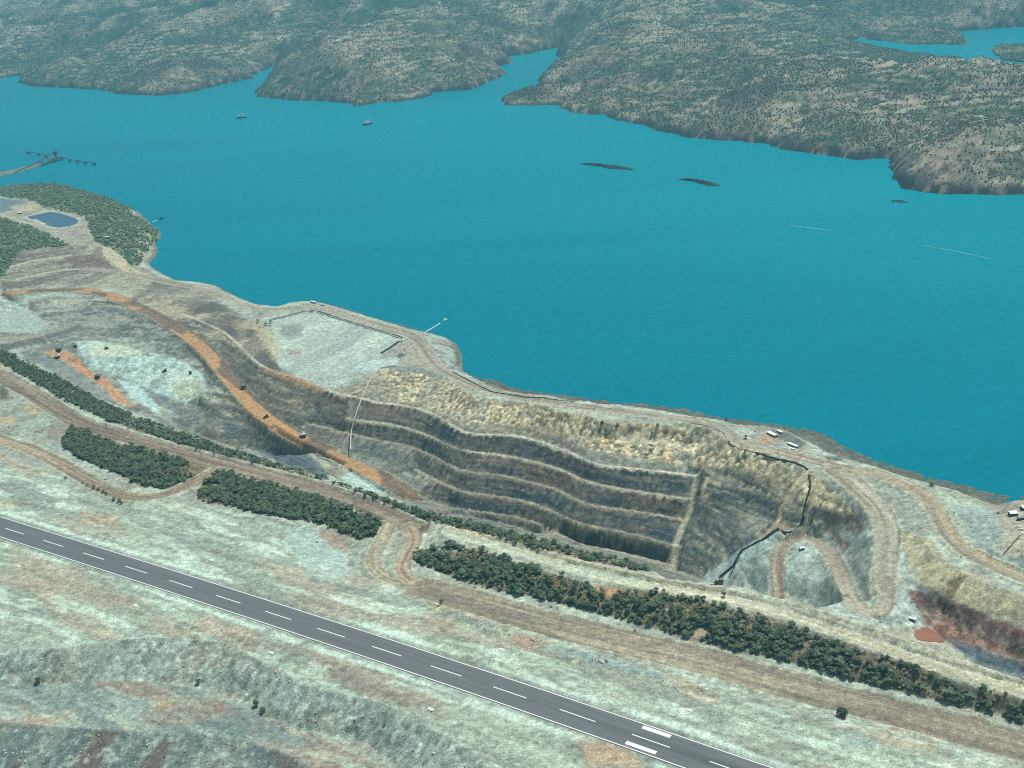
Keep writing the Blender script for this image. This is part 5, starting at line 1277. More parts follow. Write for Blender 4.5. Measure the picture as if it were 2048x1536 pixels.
# ---- runway gable markers
gable = MB().prism([(-1.5, -.4), (1.5, -.4), (1.5, .1), (0, .9), (-1.5, .1)], -2.6, 2.6).mesh('gable_marker', M_WHITE)
for i, (x, y, side) in enumerate([(191,1052,'pit'),(424,1121,'pit'),(692,1203,'pit'),(1004,1300,'pit'),(1379,1421,'pit'),(38.6,1133,'dump'),(272,1212,'dump'),(543,1306,'dump'),(862,1419,'dump')]):
    p = find(x, y, 62); o = add_obj('runway_marker', gable, None, (p[0], p[1], p[2] + .35), flipx - math.pi / 2)
    ordn = ('first', 'second', 'third', 'fourth', 'fifth')[i if side == 'pit' else i - 5]
    tag(o, f'white gable marker on the {side} side of the runway, {ordn} from the far end', 'marker', 'white gable markers along the runway strip')

# ---- haul trucks and diggers
def truck_parts(t, load, body):
    MB().box((0, 0, 1.9), (8.6, 2.6, 1.0)).box((4.2, 0, 2.0), (1.2, 4.6, 1.4)).build('chassis', M_DUSTY, t)
    bed = MB().prism([(-5.0, 3.3), (-4.6, 5.4), (2.2, 5.6), (4.9, 5.9), (4.9, 5.6), (2.4, 5.3), (2.0, 2.9), (-2.0, 2.6)], -2.8, 2.8).build('dump_bed', body, t)
    if load: MB().plan([(-4.2, -2.2), (1.6, -2.3), (2.0, 0), (1.6, 2.3), (-4.2, 2.2), (-4.6, 0)], 5.3, 6.6, .4).build('ore_load', M_ORE, bed)
    cab = MB().box((3.6, 1.5, 4.2), (1.7, 1.9, 2.0)).build('cab', body, t)
    MB().box((4.47, 1.5, 4.6), (.06, 1.6, .8)).build('window', M_GLASS, cab)
    for sx, sy, w in ((3.0, 2.1, 1.0), (3.0, -2.1, 1.0), (-2.6, 1.7, 1.9), (-2.6, -1.7, 1.9)):
        MB().tube([(sx, sy - w / 2, 1.35), (sx, sy + w / 2, 1.35)], 1.35, 12).build('wheel', M_TYRE, t)
for (x, y), to, load, body, lab in [
    ((487,777), (480,785), True, M_DUSTY, 'loaded haul truck climbing the orange pit ramp, highest on the ramp'),
    ((606,874), (640,898), True, M_WHITE, 'pale haul truck on the lower orange pit ramp'),
    ((115,716), (135,722), True, M_WHITE, 'white backed haul truck turning below another truck on orange ground'),
    ((118,703), (140,706), False, M_DUSTY, 'dusty haul truck waiting near the excavator on orange ground'),
    ((195,757), (230,785), False, M_DUSTY, 'dusty haul truck halfway down the orange bench road')]:
    p = find(x, y, -20); q = find(to[0], to[1], p[2])
    t = empty('haul_truck', p, math.atan2(q[1] - p[1], q[0] - p[0])); tag(t, lab, 'truck', 'haul trucks in the mine'); truck_parts(t, load, body)

def excavator(t):
    for s in (-1.7, 1.7): MB().prism([(-3.2, .3), (-2.6, 0), (2.6, 0), (3.2, .3), (3.0, 1.1), (-3.0, 1.1)], s - .5, s + .5).build('track', M_TYRE, t)
    b = MB().box((-.6, 0, 2.5), (5.2, 3.8, 2.4)).box((-3.0, 0, 2.5), (.9, 3.4, 1.8)).build('body', M_DUSTY, t)
    c = MB().box((1.6, 1.1, 3.4), (1.8, 1.5, 2.2)).build('cab', M_YEL, t); MB().box((2.53, 1.1, 3.8), (.06, 1.2, 1.1)).build('window', M_GLASS, c)
    MB().tube([(1.4, -.5, 2.8), (4.6, -.5, 6.0), (7.2, -.5, 5.0)], [.55, .45, .35], 6).build('boom', M_DUSTY, t)
    MB().tube([(7.2, -.5, 5.0), (7.9, -.5, 2.0)], [.4, .3], 6).build('stick', M_DUSTY, t)
    MB().prism([(7.2, 2.2), (8.6, 2.0), (8.7, .9), (7.4, .4), (6.9, 1.2)], -1.5, .5).build('bucket', M_RUST, t)
p = find(151, 694, -6); t = empty('excavator', p, R(150)); tag(t, 'dark excavator standing beside the two trucks at the end of the orange road', 'excavator'); excavator(t)

def dozer(t):
    for s in (-1.2, 1.2): MB().prism([(-2.4, .3), (-2.0, 0), (2.0, 0), (2.4, .4), (2.0, 1.2), (-2.2, 1.2)], s - .35, s + .35).build('track', M_TYRE, t)
    MB().box((.4, 0, 1.7), (3.6, 1.7, 1.2)).build('body', M_DUSTY, t)
    c = MB().box((-1.0, 0, 2.8), (1.7, 1.7, 1.5)).build('cab', M_DARKW, t); MB().box((-.13, 0, 2.9), (.06, 1.4, .9)).build('window', M_GLASS, c)
    MB().prism([(3.0, .1), (3.5, .2), (3.3, .9), (3.6, 1.7), (3.3, 1.7), (3.0, .9)], -2.2, 2.2).build('blade', M_RUST, t)
for (x, y), rz, lab in [((213,698), 20, 'dark bulldozer on the pale top of the inner dump'), ((330,743), 200, 'dark bulldozer on the steep mint coloured dump slope'), ((381,747), 100, 'dusty bulldozer at the bright end of the inner dump'), ((533,835), 215, 'dark grader sized bulldozer at the edge of the pit ramp')]:
    p = find(x, y, -15); t = empty('bulldozer', p, R(rz)); t.scale = (1.25,) * 3; tag(t, lab, 'bulldozer', 'bulldozers in the mine'); dozer(t)

# ---- sheds, containers, tanks
def shed(name, px, z0, ln_, wd, ht, rot, roof, wall, label, cat, doors=2):
    p = find(px[0], px[1], z0); t = empty(name, (p[0], p[1], p[2] - .2), rot); tag(t, label, cat)
    MB().box((0, 0, ht / 2), (ln_, wd, ht)).build('wall', wall, t)
    MB().prism([(-wd/2 - .3, ht), (wd/2 + .3, ht), (wd/2 + .3, ht + .12), (0, ht + .12 + wd * .09), (-wd/2 - .3, ht + .12)], -ln_/2 - .3, ln_/2 + .3).build('roof', roof, t, None, math.pi / 2)
    for i in range(doors): MB().box((ln_ * ((i + .5) / doors - .5), -wd/2 - .03, ht * .42), (ln_ / doors * .35, .06, ht * .8)).build('door', M_DARKW, t)
    return t
def ang(a, b, z):
    p, q = place(*a, z), place(*b, z); return math.atan2(q[1]-p[1], q[0]-p[0])
shed('camp_building', (2026,1030), 41, 7.4, 6.0, 3.2, R(2), M_WHITE, M_DARKW, 'white roofed cabin with dark front at the edge of the camp pad', 'cabin')
shed('camp_building', (2050,1018), 41, 7.0, 6.0, 3.0, R(2), M_WHITE, M_DARKW, 'white roofed cabin behind the dark fronted cabin at the frame edge', 'cabin')
shed('site_container', (2043,1039), 41, 8.0, 3.0, 2.6, R(4), M_GREYR, M_DARKW, 'low grey container in front of the white camp cabins', 'container', 1)
shed('long_shed', (1544,871), 30, 13.5, 4.6, 3.0, ang((1533,865),(1555,875),33), M_WHITE, M_GREYR, 'long white roofed shed above red earth by the sea', 'shed', 4)
shed('long_shed', (1586,893), 28, 14.0, 3.2, 2.8, ang((1575,888),(1598,897),31), M_WHITE, M_GREYR, 'long narrow white shed at the end of the dark yard by the sea', 'shed', 4)
shed('small_shed', (1560,866), 28, 8.0, 2.6, 2.6, ang((1553,863),(1568,870),31), M_WHITE, M_GREYR, 'small white shed on the seaward side of the dark yard', 'shed', 1)
shed('site_hut', (1580,900), 33, 3.5, 2.4, 2.5, .3, M_WHITE, M_GREYR, 'small white hut beside the coast road, one of two', 'hut', 1)
shed('site_hut', (1586,901), 33, 3.0, 2.4, 2.5, .3, M_WHITE, M_GREYR, 'small white hut beside the coast road, nearer the narrow shed', 'hut', 1)
shed('seawall_shed', (627,606), 10, 13.0, 3.4, 2.8, ang((618,604),(637,609),10), M_WHITE, M_GREYR, 'long white shed at the top of the sea wall', 'shed', 3)
shed('seawall_container', (645,611), 10, 6.5, 2.6, 2.6, ang((640,610),(649,613),10), M_WHITE, M_GREYR, 'white container next to the long shed on the sea wall', 'container', 1)
shed('pump_house', (39,428), 53, 9, 5, 3.5, .2, M_WHITE, M_GREYR, 'white pump house at the left corner of the reservoir', 'pump house', 1)
shed('workshop', (214,477), 51, 10, 6, 4, .25, M_WHITE, M_DARKW, 'white roofed workshop at the foot of the headland scrub', 'workshop', 2)
shed('long_grey_shed', (201,476), 51, 18, 4, 3.4, .25, M_GREYR, M_DARKW, 'long grey roofed shed beside the white workshop', 'shed', 3)
shed('white_container', (1825,1241), 2, 6.0, 2.5, 2.6, R(-38), M_WHITE, M_GREYR, 'white container on the pale ground beside the red pond', 'container', 1)
shed('site_cabin', (1604,1099), -10, 4.5, 3.0, 2.6, R(10), M_WHITE, M_GREYR, 'small white cabin inside the ramp loop', 'cabin', 1)
for i, (x, y, lab) in enumerate([(2036.5,1055,'white water tank at the back left of the tank cluster'),(2041.5,1055.5,'white water tank at the back right of the tank cluster'),(2039,1059.5,'white water tank at the front left of the tank cluster'),(2044,1060,'white water tank at the front right of the tank cluster'),(2045,1069,'lone white water tank below the tank cluster')]):
    p = find(x, y, 41); t = empty('water_tank', p); tag(t, lab, 'tank', 'white water tanks on the camp pad')
    MB().tube([(0, 0, -.3), (0, 0, 1.7)], .95, 14).build('tank_wall', M_WHITE, t)
    MB().tube([(0, 0, 1.7), (0, 0, 1.95)], [1.0, .25], 14).build('lid', M_WHITE, t)

# ---- ponds
def pond(name, px, z, col, rough, label=None):
    P = smooth_line(places(ln(px + px[:1], z)), 1)[:-1]
    me = bpy.data.meshes.new(name); me.from_pydata([tuple(p) for p in P], [], [list(range(len(P)))[::-1]]); me.update()
    me.materials.append(flat_mat(name + '_surface', col, rough, .75, .05, .12)); 
    if me.polygons[0].normal.z < 0: me.flip_normals()
    return tag(add_obj(name, me), kind='structure')
pond('reservoir_water', [(53,434),(78,427.5),(105,423),(133,430),(156,438.5),(157,446),(147,451),(129,455),(112,455),(92,450),(72,442)], 51.0, (84, 116, 132), .25)
pond('red_pond', [(1829,1262),(1845,1254),(1862,1257),(1878,1270),(1893,1283),(1870,1284),(1845,1281),(1829,1276)], -.6, (166, 116, 90), .4)
pond('seawall_sump', [(796,708),(804,706),(812,709),(811,715),(800,716),(795,713)], 12.6, (96, 118, 122), .3)

# ---- drains along the sea wall terrace
def ground_line(pts, z0, step=4.0, lift=.3):
    W = dense(np.array([find(x, y, z0) for x, y in pts]), step)
    W[:, 2] = ground_z(W[:, 0], W[:, 1]) + lift; return W
def ribbon(name, W, w, mat, th=.35, parent=None):
    n = normals2d(W); V = []; F = []
    for p, q in zip(W, n):
        a = p[:2] + q * w / 2; b = p[:2] - q * w / 2
        V += [(a[0], a[1], p[2]), (b[0], b[1], p[2]), (b[0], b[1], p[2] - th), (a[0], a[1], p[2] - th)]
    for i in range(len(W) - 1):
        k = 4 * i
        for e in range(4): F.append([k + e, k + (e + 1) % 4, k + 4 + (e + 1) % 4, k + 4 + e])
    F.append([0, 1, 2, 3]); k = 4 * (len(W) - 1); F.append([k + 3, k + 2, k + 1, k])
    me = bpy.data.meshes.new(name); me.from_pydata(V, [], F); me.update(); me.materials.append(mat)
    bm = bmesh.new(); bm.from_mesh(me); bmesh.ops.recalc_face_normals(bm, faces=bm.faces); bm.to_mesh(me); bm.free()
    return add_obj(name, me, parent)
def drain(pts, label):
    W = ground_line(pts, 10, 4, .9)
    W[:, 2] = np.maximum.accumulate(W[:, 2][::-1])[::-1] * 0 + np.convolve(np.pad(W[:, 2], 2, 'edge'), np.ones(5) / 5, 'valid')
    t = empty('lined_drain', W[0]); tag(t, label, 'drain', 'dark lined drains round the sea wall terrace')
    o = ribbon('drain_floor', W - W[0], 4.4, M_LINER, 1.4, t)
    ribbon('lip', offset(W - W[0], 2.9, .15), 1.2, M_PIPEW, 1.6, t)
for pts, lab in [([(542,640),(580,631),(614,622)], 'dark lined drain running along the left side of the terrace'), ([(619.7,621.8),(628,622)], 'shortest dark drain at the top corner of the terrace'),
                 ([(632,622.5),(663,631.3)], 'dark drain just right of the terrace top corner'), ([(666,632.3),(686,638)], 'second dark drain right of the terrace top corner'), ([(688,639.5),(705,645)], 'short dark drain before the longest drain'),
                 ([(708,646.6),(740,656),(780,667.5)], 'longest dark drain on the seaward side of the terrace'), ([(783,668.6),(805,676)], 'dark drain at the right corner of the terrace'), ([(798,683),(780,696),(763,707)], 'dark drain running down the right side of the terrace')]:
    drain(pts, lab)

# ---- pipelines
def pipe(name, pts, z0, r, mat, label, cat='pipeline', n=6, zs=None):
    W = ground_line(pts, z0, 5, r * .8) if zs is None else dense(places([(x, y, z) for (x, y), z in zip(pts, zs)]), 5)
    if zs is not None: W[:, 2] = np.maximum(W[:, 2], ground_z(W[:, 0], W[:, 1]) + r * .8)
    o = MB().tube([tuple(p - W[0]) for p in W], r, n).build(name, mat, None, tuple(W[0])); tag(o, label, cat); return o
pipe('wall_pipeline', [(793,731),(776,733),(760,735),(752,745),(739,763),(727,788),(717,814),(709,837),(703,860),(701,880),(701,899)], 10, .9, M_PIPEW, 'pale pipeline running down the dark pit wall to the ramp', zs=(16.5,16,15.5,13.5,10,4,-3,-13,-26,-32,-38))
pipe('black_pipeline', [(1511,905.5),(1540,914),(1565,920.5),(1590,926),(1602,931),(1610,935),(1616,940)], 37, .75, M_PIPEB, 'black pipeline along the top of the yellow pit edge')
for k, (dx, lab) in enumerate([(0, 'black pipeline down the brown slope to the pump skid, nearest the loop road'), (-5, 'black pipeline down the brown slope, nearest the pit wall')]):
    pipe('black_pipeline', [(1619+dx*.3,950),(1622+dx*.3,974),(1614+dx*.3,998),(1603+dx*.3,1035),(1595+dx*.3,1047),(1565,1063-dx*.3),(1524,1080-dx*.3),(1495+dx*.3,1096),(1486+dx*.5,1100),(1469+dx*.6,1132),(1443+dx*.6,1153),(1424+dx*.6,1168)], 20 - k, .7, M_PIPEB, lab)
pipe('black_pipeline', [(1470,1133),(1465,1142),(1458,1155)], -40, .5, M_PIPEB, 'short black branch pipe beside the pump skid')
pipe('pale_pipeline', [(1380,845),(1410,851),(1437,860),(1450,868),(1455,880),(1462,890),(1480,898),(1510,905)], 35, .7, M_PIPEW, 'pale pipeline curving along the coast road bend')
pipe('coast_pipeline', [(905,744),(930,757),(960,773),(984,784),(1052,795),(1103,799),(1150,806)], 20, .55, M_PIPEB, 'thin black pipeline along the seaward edge of the coast road')
pipe('slope_pipeline', [(2040,1071),(2022,1092),(2006,1110)], 38, .45, M_PIPEB, 'thin dark pipe lying on the slope below the camp pad')
pipe('bulge_pipeline', [(845,668),(850,676),(857,689),(857,700)], 12, .8, M_PIPEW, 'short white pipe on the pale bulge beside the sea wall')
t_ = find(804, 683, 12); mt = empty('pipe_manifold', t_); tag(mt, 'white forked pipe manifold at the corner of the terrace', 'pipe manifold')
for pts in ([(804,683),(804,693)], [(804,693),(801,701),(797,709)], [(804,693),(805,701),(805,708)], [(804,693),(811,702),(813,710)]):
    W = ground_line(pts, 12, 3, .9); MB().tube([tuple(p - t_) for p in W], .55, 6).build('pipe', M_PIPEW, mt)
MB().box((0, -2, 1.2), (3, 2.4, 2.2)).build('valve_house', M_GREYR, mt)
# floating discharge line with its end pontoon
A, B, Cc = place(849, 665.5, 6), place(858, 660, .35), place(880, 646.5, .35)
tag(MB().tube([tuple(A - A), tuple(B - A), tuple((B + Cc) / 2 - A + np.array([.8, .5, 0])), tuple(Cc - A)], .75, 8).build('floating_pipeline', M_WHITE, None, tuple(A)), 'white floating pipeline reaching out from the sea wall', 'pipeline')
p = place(890.5, 640.8, 0); t = empty('pontoon', p, ang((885,643),(895,638),0)); tag(t, 'white pontoon moored off the end of the floating pipeline', 'pontoon')
for s in (-1.4, 1.4): MB().tube([(-4, s, .2), (4, s, .2)], .8, 8).build('float', M_PIPEB, t)
MB().box((0, 0, 1.2), (7.5, 4, .3)).build('deck', M_WHITE, t); MB().box((-1, 0, 2.2), (2.6, 2.4, 1.7)).build('pump_cabin', M_WHITE, t)
# pump skid at the pipe end
p = find(1442, 1163, -50); t = empty('pump_skid', p, ang((1425,1172),(1455,1160),-50)); tag(t, 'rusty pump skid at the foot of the black pipelines', 'pump skid')
MB().box((0, 0, .4), (16, 7, .7)).build('skid_base', M_RUST, t)
for x in (-5, 0, 5): MB().box((x, .5, 1.7), (3, 3.4, 2.0)).build('pump_unit', M_RUST if x else M_YEL, t)
for y in (-2.6, 2.8): MB().tube([(-8, y, 1.4), (8, y, 1.4)], .5, 6).build('header_pipe', M_WHITE if y > 0 else M_PIPEB, t)
# pole
p = find(214.6, 861, 66); t = empty('power_pole', p, .5); tag(t, 'thin dark power pole standing beside the main haul road', 'pole')
MB().tube([(0, 0, -1), (0, 0, 14.5)], [.28, .18], 6).build('pole', M_STEELD, t); MB().box((0, 0, 13.4), (3.2, .25, .25)).build('crossarm', M_STEELD, t)

# ---- jetty
cw = places(ln([(-90,368),(-30,352),(30,340.5),(55,333.5),(79,327)], 4.0))
V = []; F = []
n_ = normals2d(cw)
for i, (p, q) in enumerate(zip(cw, n_)):
    w = (34, 30, 24, 18, 11)[i]
    for d, z in ((-w/2 - 7, -2), (-w/2, 4.2), (w/2, 4.2), (w/2 + 7, -2)): V.append((p[0] + q[0]*d, p[1] + q[1]*d, z))
for i in range(len(cw) - 1):
    for e in range(3): F.append([4*i+e, 4*i+e+1, 4*i+e+5, 4*i+e+4])
F.append([16, 17, 18, 19])
me = bpy.data.meshes.new('causeway'); me.from_pydata(V, [], F); me.update()
me.materials.append(flat_mat('causeway_rock', (158, 148, 138), .95, .75, .15, .3)); bm = bmesh.new(); bm.from_mesh(me); bmesh.ops.recalc_face_normals(bm, faces=bm.faces); bm.to_mesh(me); bm.free()
if me.polygons[1].normal.z < 0: me.flip_normals()
tag(add_obj('causeway', me), kind='structure')
w0, w1 = place(80, 327, 8), place(119, 313.5, 8)
t = empty('ore_wharf', (w0[0], w0[1], 0), math.atan2(w1[1]-w0[1], w1[0]-w0[0])); tag(t, 'steel ore wharf on piles at the end of the causeway', 'wharf')
LW = float(np.linalg.norm((w1 - w0)[:2]))
MB().box((LW*.5, 0, 7.5), (LW, 9, 1.4)).build('deck', M_CONC, t); MB().box((LW*.78, 2, 7.9), (LW*.46, 17, 1.4)).build('berth_deck', M_RED, t)
for i in range(9):
    for s in (-4, 4): MB().tube([(LW*(i+.4)/9, s if i < 5 else s*2, -6), (LW*(i+.4)/9, s if i < 5 else s*2, 7.0)], .8, 6).build('pile', M_STEELD, t)
q = [place(30,343.5,6), place(65,330,9), place(83,320,16), place(105,305.5,27)]
c = empty('conveyor', q[0]); tag(c, 'dark conveyor gantry climbing from the causeway to the ship loader', 'conveyor')
MB().tube([tuple(a - q[0]) for a in q], 1.7, 4).build('gantry', M_STEELD, c)
for a in (q[1], (q[1]+q[2])/2, q[2], (q[2]+q[3])/2):
    for s in (-2, 2): MB().tube([(a[0]-q[0][0]+s*.4, a[1]-q[0][1]+s, a[2]-q[0][2]-1), (a[0]-q[0][0]+s, a[1]-q[0][1]+s*1.6, -q[0][2]+(-4 if a is not q[1] else 3))], .5, 5).build('trestle_leg', M_STEELD, c)
sb = place(113, 318, 8); t = empty('ship_loader', sb, math.atan2(w1[1]-w0[1], w1[0]-w0[0])); tag(t, 'ship loader tower with raised boom at the wharf end', 'ship loader')
for sx in (-5, 5):
    for sy in (-4, 4): MB().tube([(sx, sy, 0), (sx*.7, sy*.7, 16)], .8, 5).build('leg', M_RED, t)
MB().box((0, 0, 18), (9, 8, 6)).build('machinery_house', M_RED, t); MB().box((3, 3, 10), (5, 4, 4)).build('transfer_house', M_GREYR, t)
MB().tube([(-14, 4, 20), (-2, 2, 22), (12, -1, 19)], 1.1, 4).build('boom', M_STEELD, t); MB().tube([(0, 0, 21), (-1, 0, 27), (11, -1, 20)], .35, 4).build('mast', M_STEELD, t)
dol = [(55.5,303.5),(76.6,307),(91.5,310),(123,315),(139,318.7),(155,321.3),(170.6,323.3),(188,326)]
DP = [place(x, y, 7.0) for x, y in dol]
for i, d in enumerate(DP):
    t = empty('mooring_dolphin', (d[0], d[1], 0), .4); side = 'far' if i < 3 else 'near'; k = (3 - i) if i < 3 else i - 2
    tag(t, f"dark mooring dolphin on the {side} side of the wharf, {('first','second','third','fourth','fifth')[k-1]} out from the loader", 'dolphin', 'mooring dolphins of the ore wharf')
    MB().box((0, 0, 5.6), (8.5, 8.5, 3.6)).build('cap', M_STEELD, t)
    for sx in (-3, 3):
        for sy in (-3, 3): MB().tube([(sx*1.4, sy*1.4, -5), (sx*.9, sy*.9, 4.2)], .7, 6).build('pile', M_STEELD, t)
for i in (0, 1, 3, 4, 5, 6):
    a, b = DP[i], DP[i+1]; t = empty('catwalk', (a[0], a[1], 0)); tag(t, ('thin steel catwalk between the outermost far dolphins','thin steel catwalk between the two far dolphins nearest the wharf','','thin steel catwalk from the first to the second near dolphin','thin steel catwalk from the second to the third near dolphin','thin steel catwalk from the third to the fourth near dolphin','thin steel catwalk out to the last near dolphin')[i], 'catwalk', 'catwalks between the dolphins')
    MB().tube([(0, 0, 6.6), (b[0]-a[0], b[1]-a[1], 6.6)], .7, 4).build('walkway', M_STEELD, t)
    for s in (-.7, .7): MB().tube([(s, s, 7.8), (b[0]-a[0]+s, b[1]-a[1]+s, 7.8)], .12, 4).build('handrail', M_STEELD, t)

# ---- boats
def tug(px, rz, label):
    p = place(px[0], px[1], 0); t = empty('tug_boat', p, rz); t.scale = (1.2, 1.2, 1.35); tag(t, label, 'tug', 'tugs anchored in the strait')
    MB().plan([(-13,-4.2),(-6,-5.0),(6,-4.6),(12,-2.2),(14.5,0),(12,2.2),(6,4.6),(-6,5.0),(-13,4.2)], -1, 2.4, 1.06).build('hull', M_HULL, t)
    MB().plan([(-12.5,-3.6),(5,-4.0),(12,-1.6),(12,1.6),(5,4.0),(-12.5,3.6)], 2.4, 2.9).build('deck', M_GREYR, t)
    h = MB().box((0.5, 0, 4.9), (15, 7.4, 4.2)).box((2.4, 0, 8.4), (7, 5.6, 2.8)).build('deckhouse', M_WHITE, t)
    MB().box((2.4, 0, 8.6), (7.1, 5.7, .8)).build('window', M_GLASS, h)
    MB().tube([(-1.5, 0, 7.0), (-1.5, 0, 14.5)], [.4, .2], 5).build('mast', M_STEELD, t)
    for s in (-1.8, 1.8): MB().tube([(-3.6, s, 3), (-3.8, s, 8.6)], .6, 6).build('funnel', M_WHITE, t)
    MB().tube([(-13.4,-4.3,2.2),(-6,-5.2,2.2),(6,-4.8,2.2),(12.4,-2.3,2.4),(15,0,2.6),(12.4,2.3,2.4),(6,4.8,2.2),(-6,5.2,2.2),(-13.4,4.3,2.2)], .45, 5).build('fender', M_TYRE, t)
tug((482,236), .2, 'white tug with dark hull anchored in the strait, farther from the rocky point')
tug((735,249), .75, 'white tug with dark hull anchored just off the rocky point')
p = place(323, 438, 0); t = empty('work_boat', p, ang((304,444),(325,437),0)); tag(t, 'dark low work boat heading out from the headland', 'boat')
MB().plan([(-7,-2.4),(5,-2.4),(9,0),(5,2.4),(-7,2.4)], -.5, 1.6, 1.05).build('hull', M_HULL, t); c = MB().box((-1.5, 0, 2.6), (5, 3.4, 2.2)).build('cabin', M_STEELD, t); MB().box((1.03, 0, 3.0), (.06, 3.0, .8)).build('window', M_GLASS, c); MB().tube([(-3, 0, 3.6), (-3, 0, 6.5)], .15, 4).build('mast', M_STEELD, t)
def foam(name, pts, w, label):
    W = dense(places(ln(pts, .18)), 4); nn = normals2d(W); V = []; F = []
    for i, (p, q) in enumerate(zip(W, nn)):
        ww = w * (.5 + .5 * math.sin(math.pi * min(1, (i + 1) / len(W)))) * (.7 + .6 * random.random())
        V += [(p[0]+q[0]*ww, p[1]+q[1]*ww, .18), (p[0]-q[0]*ww, p[1]-q[1]*ww, .18)]
    for i in range(len(W) - 1): F.append([2*i, 2*i+1, 2*i+3, 2*i+2])
    o = add_obj(name, mesh_from(name, V, F, M_FOAM)); tag(o, label, 'wake', kind='stuff')
foam('foam_streak', [(1576,450),(1600,453),(1640,458),(1664,462)], .55, 'faint foam streak on the open water')
foam('foam_streak', [(1845,490),(1900,500),(1980,517)], .45, 'longer faint foam streak nearer the coast')
foam('boat_wake', [(304,444.3),(312,441),(320,439)], 1.3, 'white wake trailing behind the dark work boat')

# ---- reefs in the strait
def reef(pts, label, hmax):
    P = smooth_line(places(ln(pts + pts[:1], 0.0)), 2)[:-1]; c = P.mean(0)
    D = P - c; bm = bmesh.new(); rings = []
    r = random.Random(len(pts) * 7)
    for t_, hgt in ((1.06, -1.2), (1.0, .35), (.72, .8), (.4, 1.0), (.12, .8)):
        rings.append([bm.verts.new((d[0]*t_ + r.uniform(-2, 2)*(hgt > 0), d[1]*t_ + r.uniform(-2, 2)*(hgt > 0), hgt*hmax*r.uniform(.55, 1.25) if hgt > 0 else hgt)) for d in D])
    n = len(D)
    for a, b in zip(rings[:-1], rings[1:]):
        for i in range(n): bm.faces.new((a[i], a[(i+1) % n], b[(i+1) % n], b[i]))
    bm.faces.new(rings[-1]); bmesh.ops.recalc_face_normals(bm, faces=bm.faces)
    me = bpy.data.meshes.new('reef_rock'); bm.to_mesh(me); bm.free(); me.materials.append(M_REEF)
    tag(add_obj('reef_rock', me, None, tuple(c)), label, 'rock', 'low rocks in the strait')
reef([(1161,328),(1172,326.5),(1190,327.5),(1207,330),(1225,331),(1245,333.5),(1265,338),(1268,340),(1250,339),(1232,338.5),(1215,337.5),(1205,334),(1185,331)], 'longest low dark rock reef in the strait', 3.2)
reef([(1358,359),(1370,356.5),(1385,358.5),(1398,360),(1412,363),(1430,367),(1441,371.5),(1430,372.5),(1410,370.5),(1396,366),(1380,361.5)], 'dark rock reef nearest the middle of the far shore', 3.4)
reef([(1782,402),(1792,400.5),(1806,402),(1818,404.5),(1805,405.5),(1790,404.5)], 'smallest dark rock reef close to the steep right shore', 2.4)

# ---- boulders and rubble
def rock_mesh(name, seed, mat, sub=2):
    bm = bmesh.new(); bmesh.ops.create_icosphere(bm, subdivisions=sub, radius=1.0); r = random.Random(seed)
    for v in bm.verts:
        k = .8 + .35 * math.sin(v.co.x * 3.1 + seed) * math.cos(v.co.y * 2.7 - seed) + r.uniform(-.12, .12); v.co *= k; v.co.z *= .75
    me = bpy.data.meshes.new(name); bm.to_mesh(me); bm.free(); me.materials.append(mat); return me
for (x, y), s, lab in [((1067,1279), 3.1, 'large pale boulder alone beside the rocky bank'), ((1188,1318), 3.2, 'large pale boulder of a pair, farther up the bank'), ((1203,1325), 3.3, 'large pale boulder of a pair, nearer the runway')]:
    p = find(x, y, 62); o = add_obj('boulder', rock_mesh('boulder', int(x), M_ROCK), None, (p[0], p[1], p[2] + .6), x); o.scale = (s, s * .85, s * .8); tag(o, lab, 'boulder', 'pale boulders on the rocky bank')
rb = scatter((DUMP > .6) & (SL > 20), 4.2, 610); rb2 = scatter(((poly([(850,1200),(1000,1250),(1100,1285),(1250,1335),(1440,1385),(1440,1398),(1240,1352),(1080,1310),(940,1255),(855,1222)], 5, 7)) > .5), 4.5, 611)
rb3 = scatter((pitmask > .5) & (SL > 18), 9.0, 612); rb4 = scatter((DUMP > .6) & (SL <= 20), 10, 613)
M_RUB = leaf_material('broken_rock', (.46, .48, .42), .55)
allr = np.concatenate([rb, rb2, rb3, rb4])
pointcloud_scatter('rubble', allr, np.exp(rng.normal(-1.05, .4, len(allr))), None, 'loose broken rock scattered on slopes and banks', 'rubble', M_RUB, .7)

# ---- single trees and bushes
def lone(x, y, z0, w, label, kind=0, cat='bush', name='bush', mat=None, hs=1.0):
    p = find(x, y, z0); t = empty(name, (p[0], p[1], p[2] - .15), x * .37); tag(t, label, cat)
    me, tr = KINDS[kind]
    s = w / (6.6, 5.4, 7.6, 4.6, 6.0)[kind]; t.scale = (s, s, s * hs)
    add_obj('crown', me if mat is None else mat, t); add_obj('trunk', tr, t)
def dome_mesh():
    r = np.random.default_rng(9); V = []; F = []
    for i in range(520):
        d = r.normal(size=3); d /= np.linalg.norm(d)
        if d[2] < -.35: d[2] *= -1
        p = d * np.array([3.3, 3.3, 2.6]) * r.uniform(.8, 1.04) + np.array([0, 0, 3.1]); s = r.uniform(.3, .6)
        nn_ = d + r.normal(size=3) * .35; nn_ /= np.linalg.norm(nn_); t = np.cross(nn_, r.normal(size=3)); t /= np.linalg.norm(t); b = np.cross(nn_, t); k = len(V)
        V += [p - t*s - b*s*.6, p + t*s*.3 - b*s*.8, p + t*s, p + b*s*.8]; F.append([k, k+1, k+2, k+3])
    return mesh_from('dome_crown', V, F, leaf_material('dark_dome_leaves', (.06, .085, .06), .1))
dome = dome_mesh()
lone(1684, 1433, 60, 8.0, 'dark round solitary tree between the wide haul road and the runway strip', 0, 'tree', 'solitary_tree', dome)
lone(1449, 1194, 72, 4.6, 'small dark bush on the pale pit rim bank', 3)
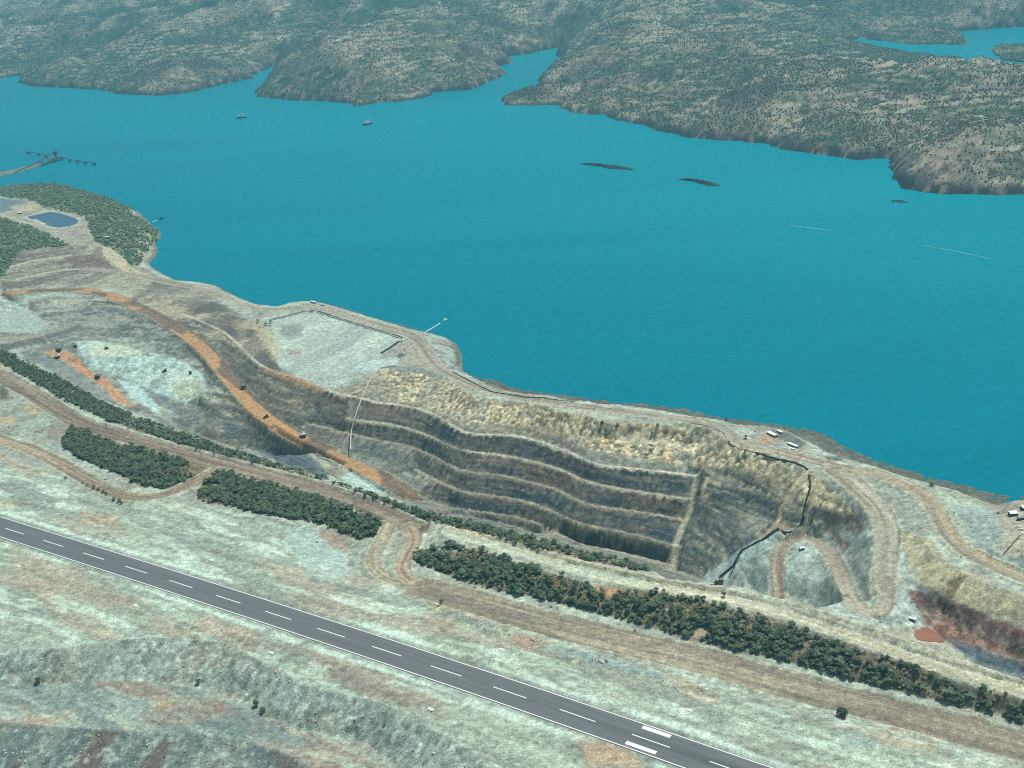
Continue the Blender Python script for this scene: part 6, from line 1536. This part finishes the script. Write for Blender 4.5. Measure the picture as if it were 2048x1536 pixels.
lone(884, 1208, 58, 4.2, 'green bush at the inner edge of the road bend', 1)
lone(1235, 850, 31, 4.6, 'dark round bush on the pale pit edge', 3); lone(1205, 848, 31, 5.0, 'dark low bush left of the round bush on the pit edge', 1, hs=.6)
lone(1303, 858, 31, 4.0, 'left of two dark bushes above the yellow bench', 3, hs=1.5); lone(1316, 852, 32, 4.5, 'right of two dark bushes above the yellow bench', 0)
lone(1491, 877, 36, 4.5, 'bush on the coast road bend beside the pale pipeline', 3); lone(1490, 905, 36, 4.0, 'bush below the black pipeline start', 3)
lone(1452, 842, 29, 5.0, 'bush on the sea edge above the coast road', 1); lone(1863, 972, 30, 6.0, 'green bush on the sea edge beside the wide road', 2, hs=.7)
ygreen = crown_mesh('olive_crown', 905, 5.4, 5.0, 220, 1.0, leaf_material('olive_leaves', (.13, .14, .05), .1))
lone(78, 1366, 41, 5.2, 'yellow green bush at the foot of the dump slope', 1, mat=ygreen); lone(398, 1368, 33, 4.6, 'dark green round bush on the dump bench', 3)
lone(512, 1414, 33, 5.5, 'olive bush in the rubble at the dump toe', 1, mat=ygreen); lone(525, 1426, 33, 5.0, 'lower olive bush in the rubble at the dump toe', 1, mat=ygreen); lone(770, 1450, 45, 2.6, 'small dark bush on the dump slope below the runway', 3)
lone(516, 646, 13, 6.0, 'left bush on the yellow scarp beside the terrace', 1); lone(531, 651, 12, 5.5, 'middle bush on the yellow scarp beside the terrace', 0); lone(541, 646, 11, 5.0, 'right bush on the yellow scarp beside the terrace', 3)
lone(1620, 972, 30, 2.5, 'tiny bush left of the black pipeline', 3)
for i, (x, y, w) in enumerate([(132,957,4),(165,968,3.2),(175,972,3.6),(188,976,4.2),(197,980,4.6),(206,985,4.8),(212,990,4.4),(228,1000,4),(238,1004,4.6),(243,1008,4)]):
    lone(x, y, 64, w, f"green bush in the row below the haul road, {('first','second','third','fourth','fifth','sixth','seventh','eighth','ninth','tenth')[i]} from the left", i % 5, hs=.8)
p = find(1686.5, 1439, 61); t = empty('marker_crate', p, .5); tag(t, 'small rusty open crate beside the solitary round tree', 'crate')
for sx in (-1, 1):
    MB().box((sx*1.2, 0, .5), (.2, 2.0, 1.0)).build('side_panel', M_RUST, t); MB().box((0, sx*.9, .5), (2.4, .2, 1.0)).build('end_panel', M_RUST, t)
